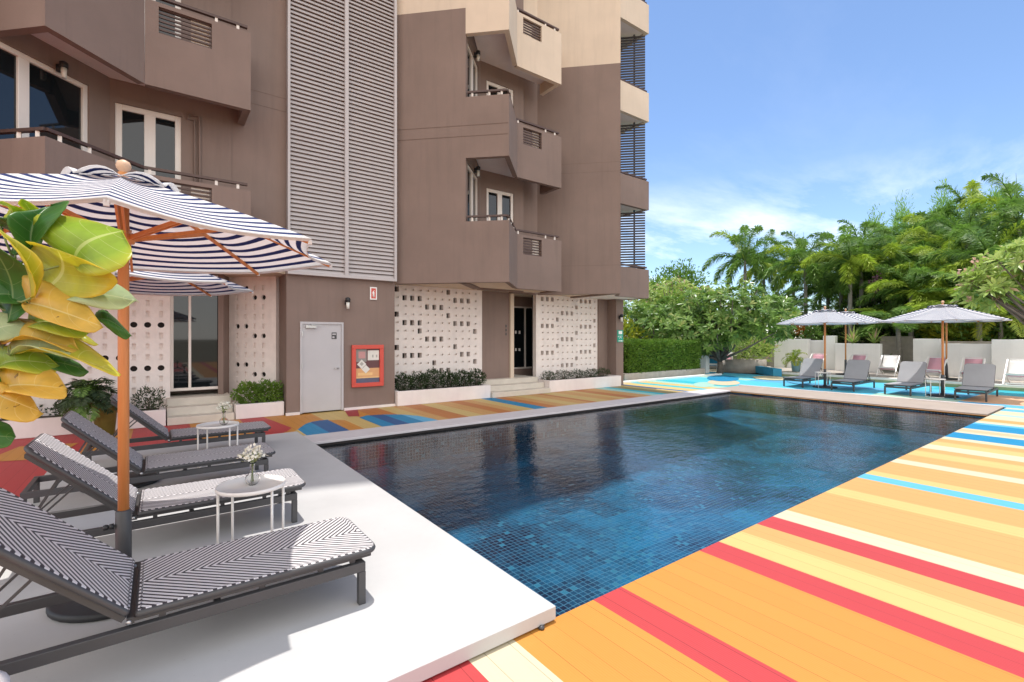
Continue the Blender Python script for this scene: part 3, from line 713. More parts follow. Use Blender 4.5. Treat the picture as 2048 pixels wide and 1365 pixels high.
def dia(cx,cz,r_,m,k):
    X=a0+(a1-a0)*cx; Zc=b0+(b1-b0)*cz; y=11.072-.001*k
    m_.mesh([(X-r_,y,Zc),(X,y,Zc-r_),(X+r_,y,Zc),(X,y,Zc+r_)],[(0,1,2,3)],m)
dia(.25,.55,.11,6,3); dia(.25,.56,.05,7,4); dia(.42,.40,.10,6,5)
m_.build('poster_print',PM,e_,True)
# small red sign and green assembly sign
def plate(name,c,sx,sz,mat,label,cat):
    e_=empty(name,c); tag(e_,label,cat); m_=MB(); m_.box(-sx/2,sx/2,-.012,0,-sz/2,sz/2); bevel(m_.build('sign_plate',mat,e_),.002,1); return e_
e_=plate('fire_sign',(4.12,11.085,2.72),.17,.30,M['whitefab'],'small white bordered red fire extinguisher sign high on the wall under the louvres','sign')
m_=MB(); m_.box(-.055,.055,-.016,-.0125,-.12,.12); m_.build('sign_field',M['red'],e_)
m_=MB(); m_.lathe((0,0,0),[(.0,-.09),(.022,-.09),(.024,.02),(.010,.045),(.010,.06),(0,.06)],10); m_.bar((0,0,.055),(.03,0,.075),.008); m_.bar((-.005,0,.06),(-.032,0,.0),.008)
m_.v=[(x,-.018+y*.1,z) for x,y,z in m_.v]; m_.build('extinguisher_symbol',M['whitefab'],e_)
e_=plate('assembly_sign',(13.11,11.285,1.72),.30,.42,M['green_sign'],'green exit direction sign with white symbols on the brown corner column','sign')
m_=MB()
m_.box(-.09,.09,-.017,-.0125,.07,.18)
m_.bar((-.10,-.015,.0),(.10,-.015,.0),.004,.012); m_.bar((.0,-.015,-.02),(.07,-.015,-.08),.004,.016); m_.bar((.0,-.015,-.02),(-.05,-.015,-.09),.004,.016)
m_.box(-.10,.10,-.017,-.0125,-.18,-.155); m_.mesh([(.06,-.016,-.135),(.12,-.016,-.168),(.06,-.016,-.20)],[(0,2,1)])
m_.box(-.125,-.105,-.017,-.0125,-.04,.0)
m_.build('sign_symbols',M['whitefab'],e_)
#@@PART2@@
# ------------------------------------------------------------------ loungers
def slab(mb,x0,x1,hw,z0,z1,r0,r1,m=0,xf=None,seg=5,flip=1,ml=1):
    """rounded cushion: corner radius r0 at x0 and r1 at x1; uv = metres along / across"""
    out=[]
    for cx,cy,r_,a0 in ((x1-r1,hw-r1,r1,0),(x0+r0,hw-r0,r0,90),(x0+r0,-hw+r0,r0,180),(x1-r1,-hw+r1,r1,270)):
        for i in range(seg+1):
            a=R(a0+90*i/seg); out.append((cx+r_*math.cos(a),cy+r_*math.sin(a),math.cos(a),math.sin(a)))
    h=(z1-z0); e=h*.5
    rings=[(-e*.9,z0),(-e*.25,z0+h*.14),(0,z0+h*.45),(-e*.22,z0+h*.80),(-e*.7,z0+h*.97),(-e*1.6,z1)]
    n=len(out); vs=[]; uv=[]
    for ins,z in rings:
        for x,y,cx,cy in out:
            p=Vector((x+cx*ins,y+cy*ins,z)); vs.append(p); 
            k=(z1-z)*.8
            uv.append((x+cx*k,(y+cy*k)*flip))
    fs=[(i*n+j,i*n+(j+1)%n,(i+1)*n+(j+1)%n,(i+1)*n+j) for i in range(len(rings)-1) for j in range(n)]
    if xf: vs=[xf@p for p in vs]
    mb.mesh(vs,fs,m,True,uv)
    for i in range(n*4): mb.m[i-len(fs)]=ml
    b=len(mb.v)-n*len(rings)
    top=tuple(range(b+n*(len(rings)-1),b+n*len(rings))); mb.f.append(top); mb.m.append(m); mb.smooth.append(False); mb.u+=[uv[i-b] for i in top]
    bot=tuple(range(b,b+n))[::-1]; mb.f.append(bot); mb.m.append(m); mb.smooth.append(False); mb.u+=[uv[i-b] for i in bot]
def make_lounger(name,fab,label,group,ang=46,thick=.034,bl=.80):
    e_=empty(name,(0,0,0)); tag(e_,label,'sun lounger',group)
    hw=.325; fm=M['charcoal']
    m_=MB()
    for s in(-1,1): m_.box(-.93,1.0,s*.30-.02,s*.30+.02,.195,.25)
    for x in (-.91,.98): m_.box(x-.02,x+.02,-.28,.28,.197,.248)
    for x in (.25,): m_.box(x-.015,x+.015,-.28,.28,.20,.235)
    bevel(m_.build('frame',fm,e_),.004)
    for x in (-.91,.98):
        for s in(-1,1):
            m_=MB(); m_.box(x-.021,x+.021,s*.30-.021,s*.30+.021,0,.1945); bevel(m_.build('leg',fm,e_),.004)
    m_=MB()
    for s in(-1,1):
        m_.box(-.09,1.04,s*.285-.014,s*.285+.014,.268,.285)
        for x in (.02,.45,.75,.93): m_.box(x-.014,x+.014,s*.285-.010,s*.285+.010,.2505,.268)
    m_.box(.99,1.04,-.27,.27,.268,.285)
    for x in (.15,.4,.65,.85): m_.box(x-.012,x+.012,-.27,.27,.270,.283)
    m_.build('seat_frame',fm,e_)
    m_=MB(); slab(m_,-.085,1.085,hw,.286,.286+thick,.02,.085); m_.build('seat',[fab,fm],e_)
    a=R(180-ang); X=Matrix.Translation((-.115,0,.295))@Matrix.Rotation(-a,4,'Y')
    # local +x runs up the backrest; the cushion lies on its upper face
    m_=MB(); X2=Matrix.Translation((-.115,0,.295))@Matrix.Rotation(R(ang),4,'Y')@Matrix.Scale(-1,4,(1,0,0))
    X2=Matrix.Translation((-.115,0,.295))@Matrix.Rotation(R(ang),4,'Y')
    slab(m_,-bl,-.005,hw,.002,.002+thick,.085,.02,0,X2); m_.build('backrest',[fab,fm],e_)
    m_=MB()
    for s in(-1,1):
        p=X2@Vector((0,s*.285,-.014)); q=X2@Vector((-bl+.05,s*.285,-.014)); m_.bar(p,q,.024,.026)
    for k in (.05,.4,bl-.05):
        p=X2@Vector((-k,-.285,-.012)); q=X2@Vector((-k,.285,-.012)); m_.bar(p,q,.02,.02)
    m_.bar((-.10,-.30,.275),(-.10,.30,.275),.03,.03)
    bo=m_.build('backrest_frame',fm,e_)
    m_=MB()
    for s in(-1,1):
        q=X2@Vector((-.52,s*.25,-.02)); m_.bar((-.72,s*.25,.235),q,.016,.012); m_.bar((-.74,s*.22,.235),X2@Vector((-.40,s*.22,-.02)),.014,.012)
    m_.bar((-.73,-.28,.235),(-.73,.28,.235),.018,.018)
    m_.build('support_strut',fm,e_)
    m_=MB()
    for s in(-1,1): m_.lathe((0,0,0),[(0,0),(.012,.004),(.008,.008),(0,.009)],10); 
    m_.v=[(x-.105,-.331-z if i<len(m_.v)//2 else .331+z,y+.285) for i,(x,y,z) in enumerate(m_.v)]
    m_.build('hinge_bolt',M['steel'],e_)
    return e_
L0=make_lounger('sun_lounger',M['chevron'],'woven black and white chevron lounger nearest the camera, backrest cut by the photo edge','woven chevron loungers on the white platform',44)
L0.location=(.0,3.135,.09)
for (x,y,rz,lb) in ((-.03,4.73,R(-.5),'woven chevron lounger half in sun, second from the camera, behind the orange parasol pole'),
                 (-.02,6.13,R(.5),'shaded woven chevron lounger, third from the camera, in front of the farther small table'),
                 (.22,7.78,R(.4),'shaded woven chevron lounger farthest from the camera, nearest the building')):
    c=copy_tree(L0); c.location=(x,y,.09); c.rotation_euler=(0,0,rz); c['label']=lb
# the grey loungers on the far side face the pool, feet towards -X
F0=make_lounger('sun_lounger',M['greyfab'],'grey mesh lounger across the pool, first from the left, backrest half in sun','grey loungers across the pool',58,.022,.74)
spots=[(18.25,7.30,'grey mesh lounger across the pool, first from the left, backrest half in sun'),(18.25,5.90,'grey mesh lounger across the pool, just right of the left parasol pole'),
 (18.25,4.48,'grey mesh lounger across the pool, third from the left, backrest half in sun'),(18.25,2.98,'grey mesh lounger across the pool, farthest right, with a fully shaded backrest')]
for i,(x,y,lb) in enumerate(spots):
    c=F0 if i==0 else copy_tree(F0); c.location=(x,y,.0); c.rotation_euler=(0,0,math.pi+R((-2,1,-1,2)[i])); c['label']=lb

# ------------------------------------------------------------------ parasols
def make_parasol(Rr,zr,zt,label,group,z0=.0,rot=0.0,full=True,sleeve=.51,pole_mat='wood',hub=None):
    e_=empty('parasol',(0,0,0)); tag(e_,label,'parasol',group)
    N=8; m_=MB(); nr=15; na=8
    def prof(f): return zt-(zt-zr)*(.86*f+.14*f*f)
    def P(k,f,a):   # k gore, f 0..1 along, a 0..1 across the gore
        a0=2*math.pi*k/N+rot; a1=2*math.pi*(k+1)/N+rot; r_=f*Rr
        p=Vector((math.cos(a0),math.sin(a0),0))*r_*(1-a)+Vector((math.cos(a1),math.sin(a1),0))*r_*a
        sag=4*a*(1-a)
        p*=1-.075*sag*f*f
        z=prof(f)-.030*sag*math.sin(math.pi*min(f*.9,1))-.012*sag*f
        return Vector((p.x,p.y,z))
    f0=.035; ap=math.cos(math.pi/N)*Rr
    for k in range(N):
        vs=[];uv=[]
        for i in range(nr+1):
            f=f0+(1-f0)*i/nr
            for j in range(na+1):
                a=j/na; vs.append(P(k,f,a)); uv.append((Rr*f,a))
        fs=[(i*(na+1)+j,(i+1)*(na+1)+j,(i+1)*(na+1)+j+1,i*(na+1)+j+1) for i in range(nr) for j in range(na)]
        m_.mesh(vs,fs,0,True,uv)
        # short hem
        for j in range(na):
            a,b=P(k,1,j/na),P(k,1,(j+1)/na); d=Vector((0,0,-.018)); m_.face([a,b,b+d,a+d],0,[(Rr,0)]*4,True)
    cano=m_.build('canopy',M['canvas'],e_)
    sm=cano.modifiers.new('weld','WELD'); sm.merge_threshold=.0008
    so=cano.modifiers.new('thick','SOLIDIFY'); so.thickness=.003; so.offset=0
    # vent cap sits proud on short lifts, puffed between the ribs
    m_=MB(); rc=.30 if Rr<1.4 else .34
    for k in range(N):
        vs=[];uv=[]
        for i in range(6):
            f=.06+(rc/Rr-.06)*i/5
            for j in range(7):
                a=j/6; p=P(k,f,a); s_=4*a*(1-a); p.z+= .012+.075*s_*(i/5)**1.4; vs.append(p); uv.append((Rr*f+.02,a))
        m_.mesh(vs,[(i*7+j,(i+1)*7+j,(i+1)*7+j+1,i*7+j+1) for i in range(5) for j in range(6)],0,True,uv)
    vc=m_.build('vent_cap',M['canvas'],cano); so=vc.modifiers.new('thick','SOLIDIFY'); so.thickness=.003
    pm_=M[pole_mat]; rp=.029
    m_=MB(); m_.tube([(0,0,sleeve-.05),(0,0,1.4),(0,0,zt+.02)],rp,16); m_.build('pole',pm_,e_)
    m_=MB(); m_.lathe((0,0,zt+.01),[(0.012,0),(.02,.01),(.022,.02),(.036,.035),(.040,.055),(.032,.078),(.012,.09),(0,.092)],16); m_.build('finial',M['finial'],e_)
    m_=MB(); m_.lathe((0,0,0),[(rp+.004,.035),(.041,.04),(.041,sleeve-.01),(rp+.004,sleeve)],18)
    m_.build('sleeve',M['charcoal'],e_)
    m_=MB(); m_.lathe((0,0,sleeve-.09),[(0,0),(.018,.0),(.018,.012),(0,.012)],10)
    m_.v=[(-.042-(z-(sleeve-.09))*1.8-.004, y-.012,x+sleeve-.09) for x,y,z in m_.v]; 
    m_.bar((-.042,-.012,sleeve-.09),(-.075,-.012,sleeve-.09),.010); m_.lathe((-.085,-.012,sleeve-.09),[(0,-.018),(.013,-.013),(.018,0),(.013,.013),(0,.018)],12)
    m_.build('clamp_knob',M['black'],e_)
    m_=MB(); m_.lathe((0,0,0),[(0,.0),(.34,.0),(.35,.008),(.35,.030),(.335,.042),(.06,.055),(.048,.085),(0,.085)],36); m_.build('base',M['black'],e_)
    hub=hub or (zr+.03)
    m_=MB(); m_.lathe((0,0,hub-.035),[(rp,0),(.055,.005),(.060,.03),(.055,.06),(rp,.07)],16); m_.lathe((0,0,zt-.07),[(rp,0),(.05,.0),(.05,.05),(rp,.055)],16)
    m_.build('hub',pm_,e_)
    for k in range(N):
        a=2*math.pi*k/N+rot; u=Vector((math.cos(a),math.sin(a),0))
        m_=MB(); pts=[]
        for i in range(9):
            f=.05+.95*i/8; q=u*Rr*f*.985; q.z=prof(f)-.020; pts.append(q)
        for p,q in zip(pts,pts[1:]): m_.bar(p,q+(q-p)*.02,.016,.022)
        rb=m_.build('rib',pm_,e_)
        m_=MB(); f=.50; q=u*Rr*f; q.z=prof(f)-.034; side=Vector((-u.y,u.x,0))
        for s in ((-1,1) if full else (0,)): m_.bar(u*.055+side*.012*s+Vector((0,0,hub)),q+side*.014*s,.012,.024)
        m_.build('strut',pm_,rb)
        if full:
            m_=MB(); q=u*Rr*.992; m_.box(q.x-.010,q.x+.010,q.y-.010,q.y+.010,zr-.035,zr-.010); m_.build('rib_pocket',M['canvas'],rb)
    return e_
M['finial']=pm('pale_wood',(.62,.40,.26),.5,.08,10)
U1=make_parasol(1.27,2.17,2.60,'large navy and white striped parasol on an orange wooden pole in the foreground','striped parasols on the white platform',hub=2.21)
U1.location=(-.17,3.86,.09)
U2=copy_tree(U1); U2.location=(-.31,6.70,.09); U2['label']='navy and white striped parasol seen low behind the foreground parasol'
U3=make_parasol(1.42,2.15,2.62,'striped parasol across the pool, in front of the left pair, on a dark pole','striped parasols across the pool',full=False,sleeve=.62,rot=R(22.5))
U3.location=(17.9,6.61,0)
c=copy_tree(U3); c.location=(22.3,7.49,.17); c['label']='striped parasol across the pool, behind the left pair, just right of its twin'; c.scale=(.98,.98,.98)
c=copy_tree(U3); c.location=(17.9,3.63,0); c['label']='striped parasol farthest right across the pool, on the orange brown pole'
c=copy_tree(U3); c.location=(22.8,4.52,.17); c['label']='striped parasol almost hidden behind the right one, its pole just to the right'; c.scale=(.98,.98,.98)

# ------------------------------------------------------------------ small tables with vases
def make_table(label,group,h=.51,r_=.222,mat='white_metal',name='side_table'):
    e_=empty(name,(0,0,0)); tag(e_,label,'side table',group)
    m_=MB(); m_.lathe((0,0,0),[(0,h-.012),(r_,h-.012),(r_+.004,h-.006),(r_+.004,h+.016),(r_-.002,h+.016),(r_-.006,h),(0,h)],48); m_.build('table_top',M[mat],e_)
    for a in (R(118),R(166),R(-60),R(-16)):
        x,y=(r_-.012)*math.cos(a),(r_-.012)*math.sin(a); m_=MB(); m_.tube([(x,y,0),(x,y,h-.011)],.009,8); m_.build('leg',M[mat],e_)
    m_=MB(); pts=[((r_-.03)*math.cos(2*math.pi*i/24),(r_-.03)*math.sin(2*math.pi*i/24),.008) for i in range(25)]
    m_.tube(pts,.007,6); m_.build('foot_ring',M[mat],e_)
    return e_
TB=make_table('round white side table beside the nearest lounger','white side tables by the woven loungers'); TB.location=(.55,3.93,.09)
c=copy_tree(TB); c.location=(.60,6.88,.09); c['label']='round white side table in the shade between the two farther woven loungers'
def make_vase(label):
    e_=empty('flower_vase',(0,0,0)); tag(e_,label,'vase','vases of white flowers on the side tables')
    m_=MB(); m_.lathe((0,0,0),[(0,.001),(.026,.0),(.043,.018),(.050,.042),(.043,.068),(.022,.088),(.016,.105),(.017,.150),(.024,.165),(.0215,.165),(.0145,.150),(.0135,.105),(.019,.090),(.040,.068),(.047,.042),(.040,.020),(.024,.005),(0,.005)],24,cap=False); m_.build('vase',M['vase'],e_)
    m_=MB(); rnd=random.Random(4)
    for i in range(9):
        a=rnd.uniform(0,6.28); r_=rnd.uniform(.02,.075); m_.tube([(.01*math.cos(a+2),.01*math.sin(a+2),.02),(0,0,.13),(r_*.5*math.cos(a),r_*.5*math.sin(a),.20),(r_*math.cos(a),r_*math.sin(a),.235)],.0022,5)
    m_.build('stem',M['stem'],e_)
    m_=MB()
    for i in range(150):
        a=rnd.uniform(0,6.28); r_=.085*math.sqrt(rnd.random()); z=.225+.055*(1-(r_/.085)**2)*rnd.uniform(.4,1.1)-(.02 if r_>.06 else 0)
        p=Vector((r_*math.cos(a),r_*math.sin(a),z)); n=Vector((math.cos(a)*r_*8+rnd.uniform(-.6,.6),math.sin(a)*r_*8+rnd.uniform(-.6,.6),rnd.uniform(.2,1))).normalized()
        t_=n.cross(Vector((rnd.uniform(-1,1),rnd.uniform(-1,1),.3))).normalized(); b=n.cross(t_); s_=rnd.uniform(.013,.024)
        m_.mesh([p,p+t_*s_*.7+b*s_*.5+n*.004,p+t_*s_*1.3+n*.012,p+t_*s_*.7-b*s_*.5+n*.004],[(0,1,2,3)],0)
    m_.build('blossom',M['petal'],e_)
    m_=MB()
    for i in range(60):
        a=rnd.uniform(0,6.28); r_=rnd.uniform(.03,.095); p=Vector((r_*.4*math.cos(a),r_*.4*math.sin(a),.17+rnd.uniform(0,.03))); q=Vector((r_*math.cos(a),r_*math.sin(a),.20+rnd.uniform(-.02,.04))); d=(q-p).normalized(); s_=d.cross(Vector((0,0,1))).normalized()*.006
        m_.mesh([p,(p+q)/2+s_,q,(p+q)/2-s_],[(0,1,2,3)],0)
    m_.build('leaf_spray',M['lf_pale'],e_)
    return e_
M['stem']=pm('flower_stem',(.20,.26,.08),.5); M['lf_pale']=pm('pale_sprig',(.42,.44,.20),.6,.2,30)
V=make_vase('clear round vase with cream white flowers on the nearest side table'); V.location=(.56,3.95,.60)
c=copy_tree(V); c.location=(.66,6.86,.60); c.rotation_euler=(0,0,2.2); c['label']='clear vase with white flowers on the shaded farther side table'
# far side tables
c=copy_tree(TB); c.location=(17.75,6.62,0); c['label']='tiny white side table across the pool beside the left parasol pole'; c['group']='white side tables across the pool'
c=copy_tree(TB); c.location=(17.55,3.72,0); c['label']='tiny white side table across the pool, in front of the right parasol base'; c['group']='white side tables across the pool'

# ------------------------------------------------------------------ deck chairs on the back terrace
def make_deckchair(label,whitehalf=False):
    e_=empty('deck_chair',(0,0,0)); tag(e_,label,'deck chair','pink and white deck chairs along the wall')
    wm=M['white_metal']; f1=MB()
    for s in(-1,1): f1.bar((-.55,s*.29,.02),(.42,s*.29,.90),.035,.05)
    f1.bar((.42,-.29,.90),(.42,.29,.90),.035,.035); f1.bar((-.50,-.29,.06),(-.50,.29,.06),.03,.03); f1.build('back_frame',wm,e_)
    f2=MB()
    for s in(-1,1): f2.bar((.50,s*.25,.02),(-.38,s*.25,.40),.035,.045)
    f2.bar((-.38,-.25,.40),(-.38,.25,.40),.035,.035); f2.bar((.46,-.25,.04),(.46,.25,.04),.03,.03); f2.build('seat_frame',wm,e_)
    f3=MB()
    for s in(-1,1): f3.bar((.30,s*.31,.79),(.48,s*.31,.06),.02,.03)
    f3.build('prop',wm,e_)
    sl=MB(); pts=[(.43,.925),(.36,.78),(.24,.58),(.10,.40),(-.02,.30),(-.14,.265),(-.26,.31),(-.38,.425)]
    for (a,b),(c_,d) in zip(pts,pts[1:]): 
        mi=0
        if whitehalf: mi=1
        sl.mesh([(a,-.235,b),(c_,-.235,d),(c_,.235,d),(a,.235,b)],[(0,1,2,3)],mi,True)
    so=sl.build('sling',[M['pink'],M['whitefab']],e_); so.modifiers.new('w','WELD'); k=so.modifiers.new('t','SOLIDIFY'); k.thickness=.006
    e_.scale=(.9,.95,.86); cu=MB(); cu.box(-.30,.02,-.22,.22,.30,.36) if whitehalf else cu.box(-.28,.0,-.20,.20,.292,.33); bevel(cu.build('cushion',M['whitefab' if not whitehalf else 'pink'],e_),.02)
    return e_
DCH=[(1631,'pink deck chair half hidden behind the left parasol pole',0),(1712,'pink deck chair showing only its top above the second grey lounger',0),(1777,'white deck chair with a striped seat, third from the left on the terrace',1),
 (1868,'pink deck chair just left of the right parasol poles',0),(1944,'pink deck chair just right of the right parasol poles',0),(2036,'white and pink deck chair at the far right edge of the photo',1)]
proto={}
for px,lb,wh in DCH:
    if wh not in proto: c=make_deckchair(lb,bool(wh)); proto[wh]=c
    else: c=copy_tree(proto[wh]); c['label']=lb
    l=(px-1024)/FP; X=23.0-(.9 if px>2000 else 0)-(.5 if px in(1868,1944) else 0); Y=X*(FW[1]+RT[1]*l)/(FW[0]+RT[0]*l)
    c.location=(X,Y,.17); c.rotation_euler=(0,0,R(random.uniform(-4,8)))

# ------------------------------------------------------------------ back terrace and garden walls
mb=MB(); mb.box(21.72,60,-30,10.4,.001,.168); mb.prism([(21.72,10.4),(24.0,12.2),(60,12.2),(60,10.4)],.001,.168)
structure('back_terrace',mb,M['stone'])
mb=MB(); mb.box(21.58,21.85,-14,9.6,.001,.172); 
structure('terrace_kerb',mb,[M['white_wall']])
mb=MB(); mb.box(21.50,21.58,-14,9.6,.001,.10); structure('kerb_foot',mb,M['olive'])
# curved blue kerb
e_=MB(); pts=[(21.3,9.5),(22.0,10.3),(22.9,11.3),(24.2,12.0),(25.5,12.3)]
for (a,b),(c_,d) in zip(pts,pts[1:]): e_.prism([(a,b),(c_,d),(c_-.12,d+.3),(a-.12,b+.3)],.02,.34)
o=e_.build('blue_kerb',M['bluekerb']); tag(o,'low curved turquoise blue kerb left of the potted palm','kerb')
def gw(px0,px1,X,ytop,mat,label,name='garden_wall',th=.3,z0=.0):
    def pt(px,X_):
        l=(px-1024)/FP; return X_*(FW[1]+RT[1]*l)/(FW[0]+RT[0]*l)
    y0,y1=pt(px0,X),pt(px1,X); tm=X*FW[0]+(y0+y1)/2*FW[1]
    zt=H-(ytop-HY)/FP*tm; m_=MB(); m_.box(X,X+th,y1,y0,z0,zt)
    c0=Vector((X,(y0+y1)/2,0)); m_.v=[(x-c0.x,y-c0.y,z) for x,y,z in m_.v]
    o=m_.build(name,M[mat]); o.location=c0; tag(o,label,'wall'); bevel(o,.01); return o
gw(1541,1548,25.2,673,'stone','narrow beige end pillar at the left end of the white garden wall',th=.4)
gw(1548,1616,25.0,678.5,'white_wall','white garden wall panel behind the potted palm')
gw(1616,1646,25.6,681,'white_wall','narrow shaded wall panel just left of the left parasol poles')
gw(1646,1670,25.0,672,'white_wall','tall narrow white wall pier between the left parasol poles')
gw(1670,1760,24.6,687.5,'white_wall','white planter wall with spiky agaves on top, behind the left parasols')
gw(1760,1826,26.8,673,'stone','grey recessed wall panel behind the white deck chair')
gw(1826,1881,25.0,678,'white_wall','tall white wall panel just left of the right parasol poles')
gw(1881,1983,24.6,688,'white_wall','lower white wall panel right of the right parasol poles')
gw(1881,1983,25.2,683,'stone','dark strip of wall showing above the lower white panel on the right')
gw(1983,2090,24.2,679.5,'white_wall','white wall panel at the right edge of the photo')
gw(1452,1541,25.8,713,'stone','long low beige wall under the bushes left of the white garden walls')
gw(1392,1412,20.6,711,'white_wall','pale short wall end beside the clipped hedge')
gw(1412,1456,24.6,712,'stone','low beige wall behind the white garden seats')
# round stone planter beyond the seats
m_=MB(); m_.lathe((0,0,0),[(0,.0),(1.0,.0),(1.0,.62),(.85,.62),(.85,.5),(0,.5)],28); o=m_.build('round_planter',M['stone']); l=(1487-1024)/FP; X=22.9; o.location=(X,X*(FW[1]+RT[1]*l)/(FW[0]+RT[0]*l),.0); tag(o,'round stone planter bed at the far left garden corner','planter')
# white garden seats with a blue cushion
def seat(px,X,label,cm):
    l=(px-1024)/FP; e_=empty('garden_chair',(X,X*(FW[1]+RT[1]*l)/(FW[0]+RT[0]*l),0)); tag(e_,label,'chair','white garden chairs'); e_.rotation_euler=(0,0,R(20))
    m_=MB(); m_.box(-.35,.40,-.32,.32,.36,.42); m_.obox((.42,0,.62),(.03,0,.06),(0,.32,0),(.06,0,.26)); m_.build('seat',M['whitefab'],e_)
    for x in(-.3,.35):
        for y in(-.28,.28): g=MB(); g.tube([(x,y,0),(x,y,.37)],.018,6); g.build('leg',M['white_metal'],e_)
    g=MB(); g.obox((.22,0,.56),(.05,0,.1),(0,.24,0),(.12,0,.16)); bevel(g.build('cushion',M[cm],e_),.03)
seat(1424,21.4,'white garden chair with a blue cushion beside the hedge','bluekerb')
seat(1449,22.4,'white garden chair with a pink cushion by the round stone planter','pink')

# ------------------------------------------------------------------ foliage
def cards(mb,pts,size,asp=.45,m=0,rnd=random,up=.3,fold=.12):
    for p,d in pts:
        s_=size*rnd.uniform(.65,1.3); d=Vector(d)
        d=(d+Vector((rnd.gauss(0,.6),rnd.gauss(0,.6),rnd.gauss(0,.6)+up))).normalized()
        n=d.cross(Vector((rnd.gauss(0,1),rnd.gauss(0,1),rnd.gauss(0,1)))).normalized(); b=n.cross(d)
        p=Vector(p); w_=s_*asp
        mb.mesh([p,p+d*s_*.5+n*w_*.5+b*s_*fold,p+d*s_,p+d*s_*.5-n*w_*.5+b*s_*fold],[(0,1,2,3)],m)
def blob_points(n,ells,rnd,shell=.55):
    out=[]; tot=sum((e[3]*e[4]*e[5])**(2/3) for e in ells)
    for e in ells:
        k=int(n*(e[3]*e[4]*e[5])**(2/3)/tot)
        for _ in range(k):
            v=Vector((rnd.gauss(0,1),rnd.gauss(0,1),rnd.gauss(0,1))).normalized(); r_=(shell+(1-shell)*rnd.random()) if rnd.random()<.8 else rnd.random()
            r_*=1+.16*math.sin(5*v.x+3*e[0])*math.cos(4*v.z+e[1])
            out.append(((e[0]+v.x*r_*e[3],e[1]+v.y*r_*e[4],e[2]+v.z*r_*e[5]),tuple(v)))
    return out
def bush(name,loc,ells,n,size,mat,label,cat='shrub',group=None,asp=.5,seed=1,stem=True,up=.3,extra=None):
    rnd=random.Random(seed); e_=empty(name,loc); tag(e_,label,cat,group)
    m_=MB(); cards(m_,blob_points(n,ells,rnd),size,asp,0,rnd,up); m_.build('foliage',M[mat],e_)
    if stem:
        m_=MB()
        for i in range(5):
            el=ells[i%len(ells)]; a=rnd.uniform(0,6.28); m_.tube([(.03*math.cos(a),.03*math.sin(a),0),(el[0]*.5+.05*math.cos(a),el[1]*.5+.05*math.sin(a),el[2]*.5),(el[0]+el[3]*.3*math.cos(a),el[1]+el[4]*.3*math.sin(a),el[2])],[.018,.014,.005],6)
        m_.build('stem',M['bark'],e_)
    return e_
# clipped hedge: one long thing
rnd=random.Random(3); m_=MB()
hx0,hx1,hy0,hy1,hz0,hz1=14.45,19.3,12.05,13.0,.30,1.50
pts=[]
for i in range(15000):
    s_=rnd.random(); x=rnd.uniform(hx0,hx1); y=rnd.uniform(hy0,hy1); z=rnd.uniform(hz0,hz1)
    if s_<.5: y=hy0+rnd.uniform(-.03,.12)+.05*math.sin(x*2.3)*math.sin(z*4); d=(0,-1,.2)
    elif s_<.80: z=hz1+rnd.uniform(-.10,.04)+.04*math.sin(x*3); d=(0,-.1,1)
    elif s_<.92: x=hx1+rnd.uniform(-.12,.03); d=(1,0,.2)
    else: x=hx0+rnd.uniform(-.03,.12); d=(-1,-.2,.2)
    pts.append(((x,y,z),d))
cards(m_,pts,.085,.6,0,rnd,.2)
he=empty('clipped_hedge',(16.9,12.5,0)); tag(he,'clipped box hedge on a low stone base right of the building','hedge')
m_.build('foliage',M['lf_box'],he,True)
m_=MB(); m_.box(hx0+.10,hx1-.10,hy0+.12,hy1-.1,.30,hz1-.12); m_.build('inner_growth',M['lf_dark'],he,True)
m_=MB(); m_.box(14.2,19.6,12.0,13.1,.002,.30); o=m_.build('low_stone_wall',M['stone']); tag(o,'low stone bed wall under the clipped hedge','wall')
m_=MB(); m_.box(12.9,20.2,11.55,11.75,.003,.07); structure('path_kerb',m_,M['white_wall'])
# planter shrubs
rnd=random.Random(11)
k=0
wd=['leftmost dark shrub in the planter right of the poster','second dark shrub from the left in the planter right of the poster','third dark shrub in the planter right of the poster','fourth dark shrub in the planter right of the poster','fifth dark shrub in the planter right of the poster','rightmost dark shrub in the planter right of the poster, beside the steps']
for i in range(6):
    x=4.98+i*.44; h=.30+rnd.uniform(-.04,.06)
    bush('dark_shrub',(x,11.32,.31),[(0,0,h*.75,.26,.24,h*.75)],900,.055,'lf_dark',wd[i],'shrub','dark shrubs in the planter right of the poster',.45,20+i,up=.5)
for i,(x,lb) in enumerate(((9.85,'small dark plant at the left end of the rightmost planter'),(10.5,'small dark plant second in the rightmost planter'),(11.1,'small dark plant in the middle of the rightmost planter'),(11.75,'small dark plant fourth in the rightmost planter'),(12.3,'small dark plant at the right end of the rightmost planter'))):
    bush('dark_shrub',(x,11.35,.31),[(0,0,.15,.30,.2,.16)],420,.05,'lf_dark',lb,'shrub','small dark plants in the rightmost planter',.4,40+i,up=.7)
bush('leafy_shrub',(1.76,11.42,.26),[(-.2,0,.22,.30,.24,.26),(.18,0,.24,.28,.24,.26)],2400,.055,'lf_box','dense dark green shrub in the short planter left of the grey door','shrub',None,.6,50,up=.2)
bush('low_shrub',(-.12,11.45,.27),[(0,0,.2,.26,.22,.26)],700,.055,'lf_dark','dark feathery shrub at the right end of the long left planter','shrub','low shrubs in the long left planter',.35,51,up=.6)
for i,(x,lb) in enumerate(((-1.25,'low sparse plant in the left planter, left of the palm pot'),(-1.85,'low sparse plant second from the palm pot in the left planter'),(-2.5,'low sparse plant at the left end of the visible planter'))):
    bush('low_shrub',(x,11.45,.27),[(0,0,.12,.28,.2,.14)],330,.055,'lf_dark',lb,'shrub','low shrubs in the long left planter',.4,60+i,up=.5)
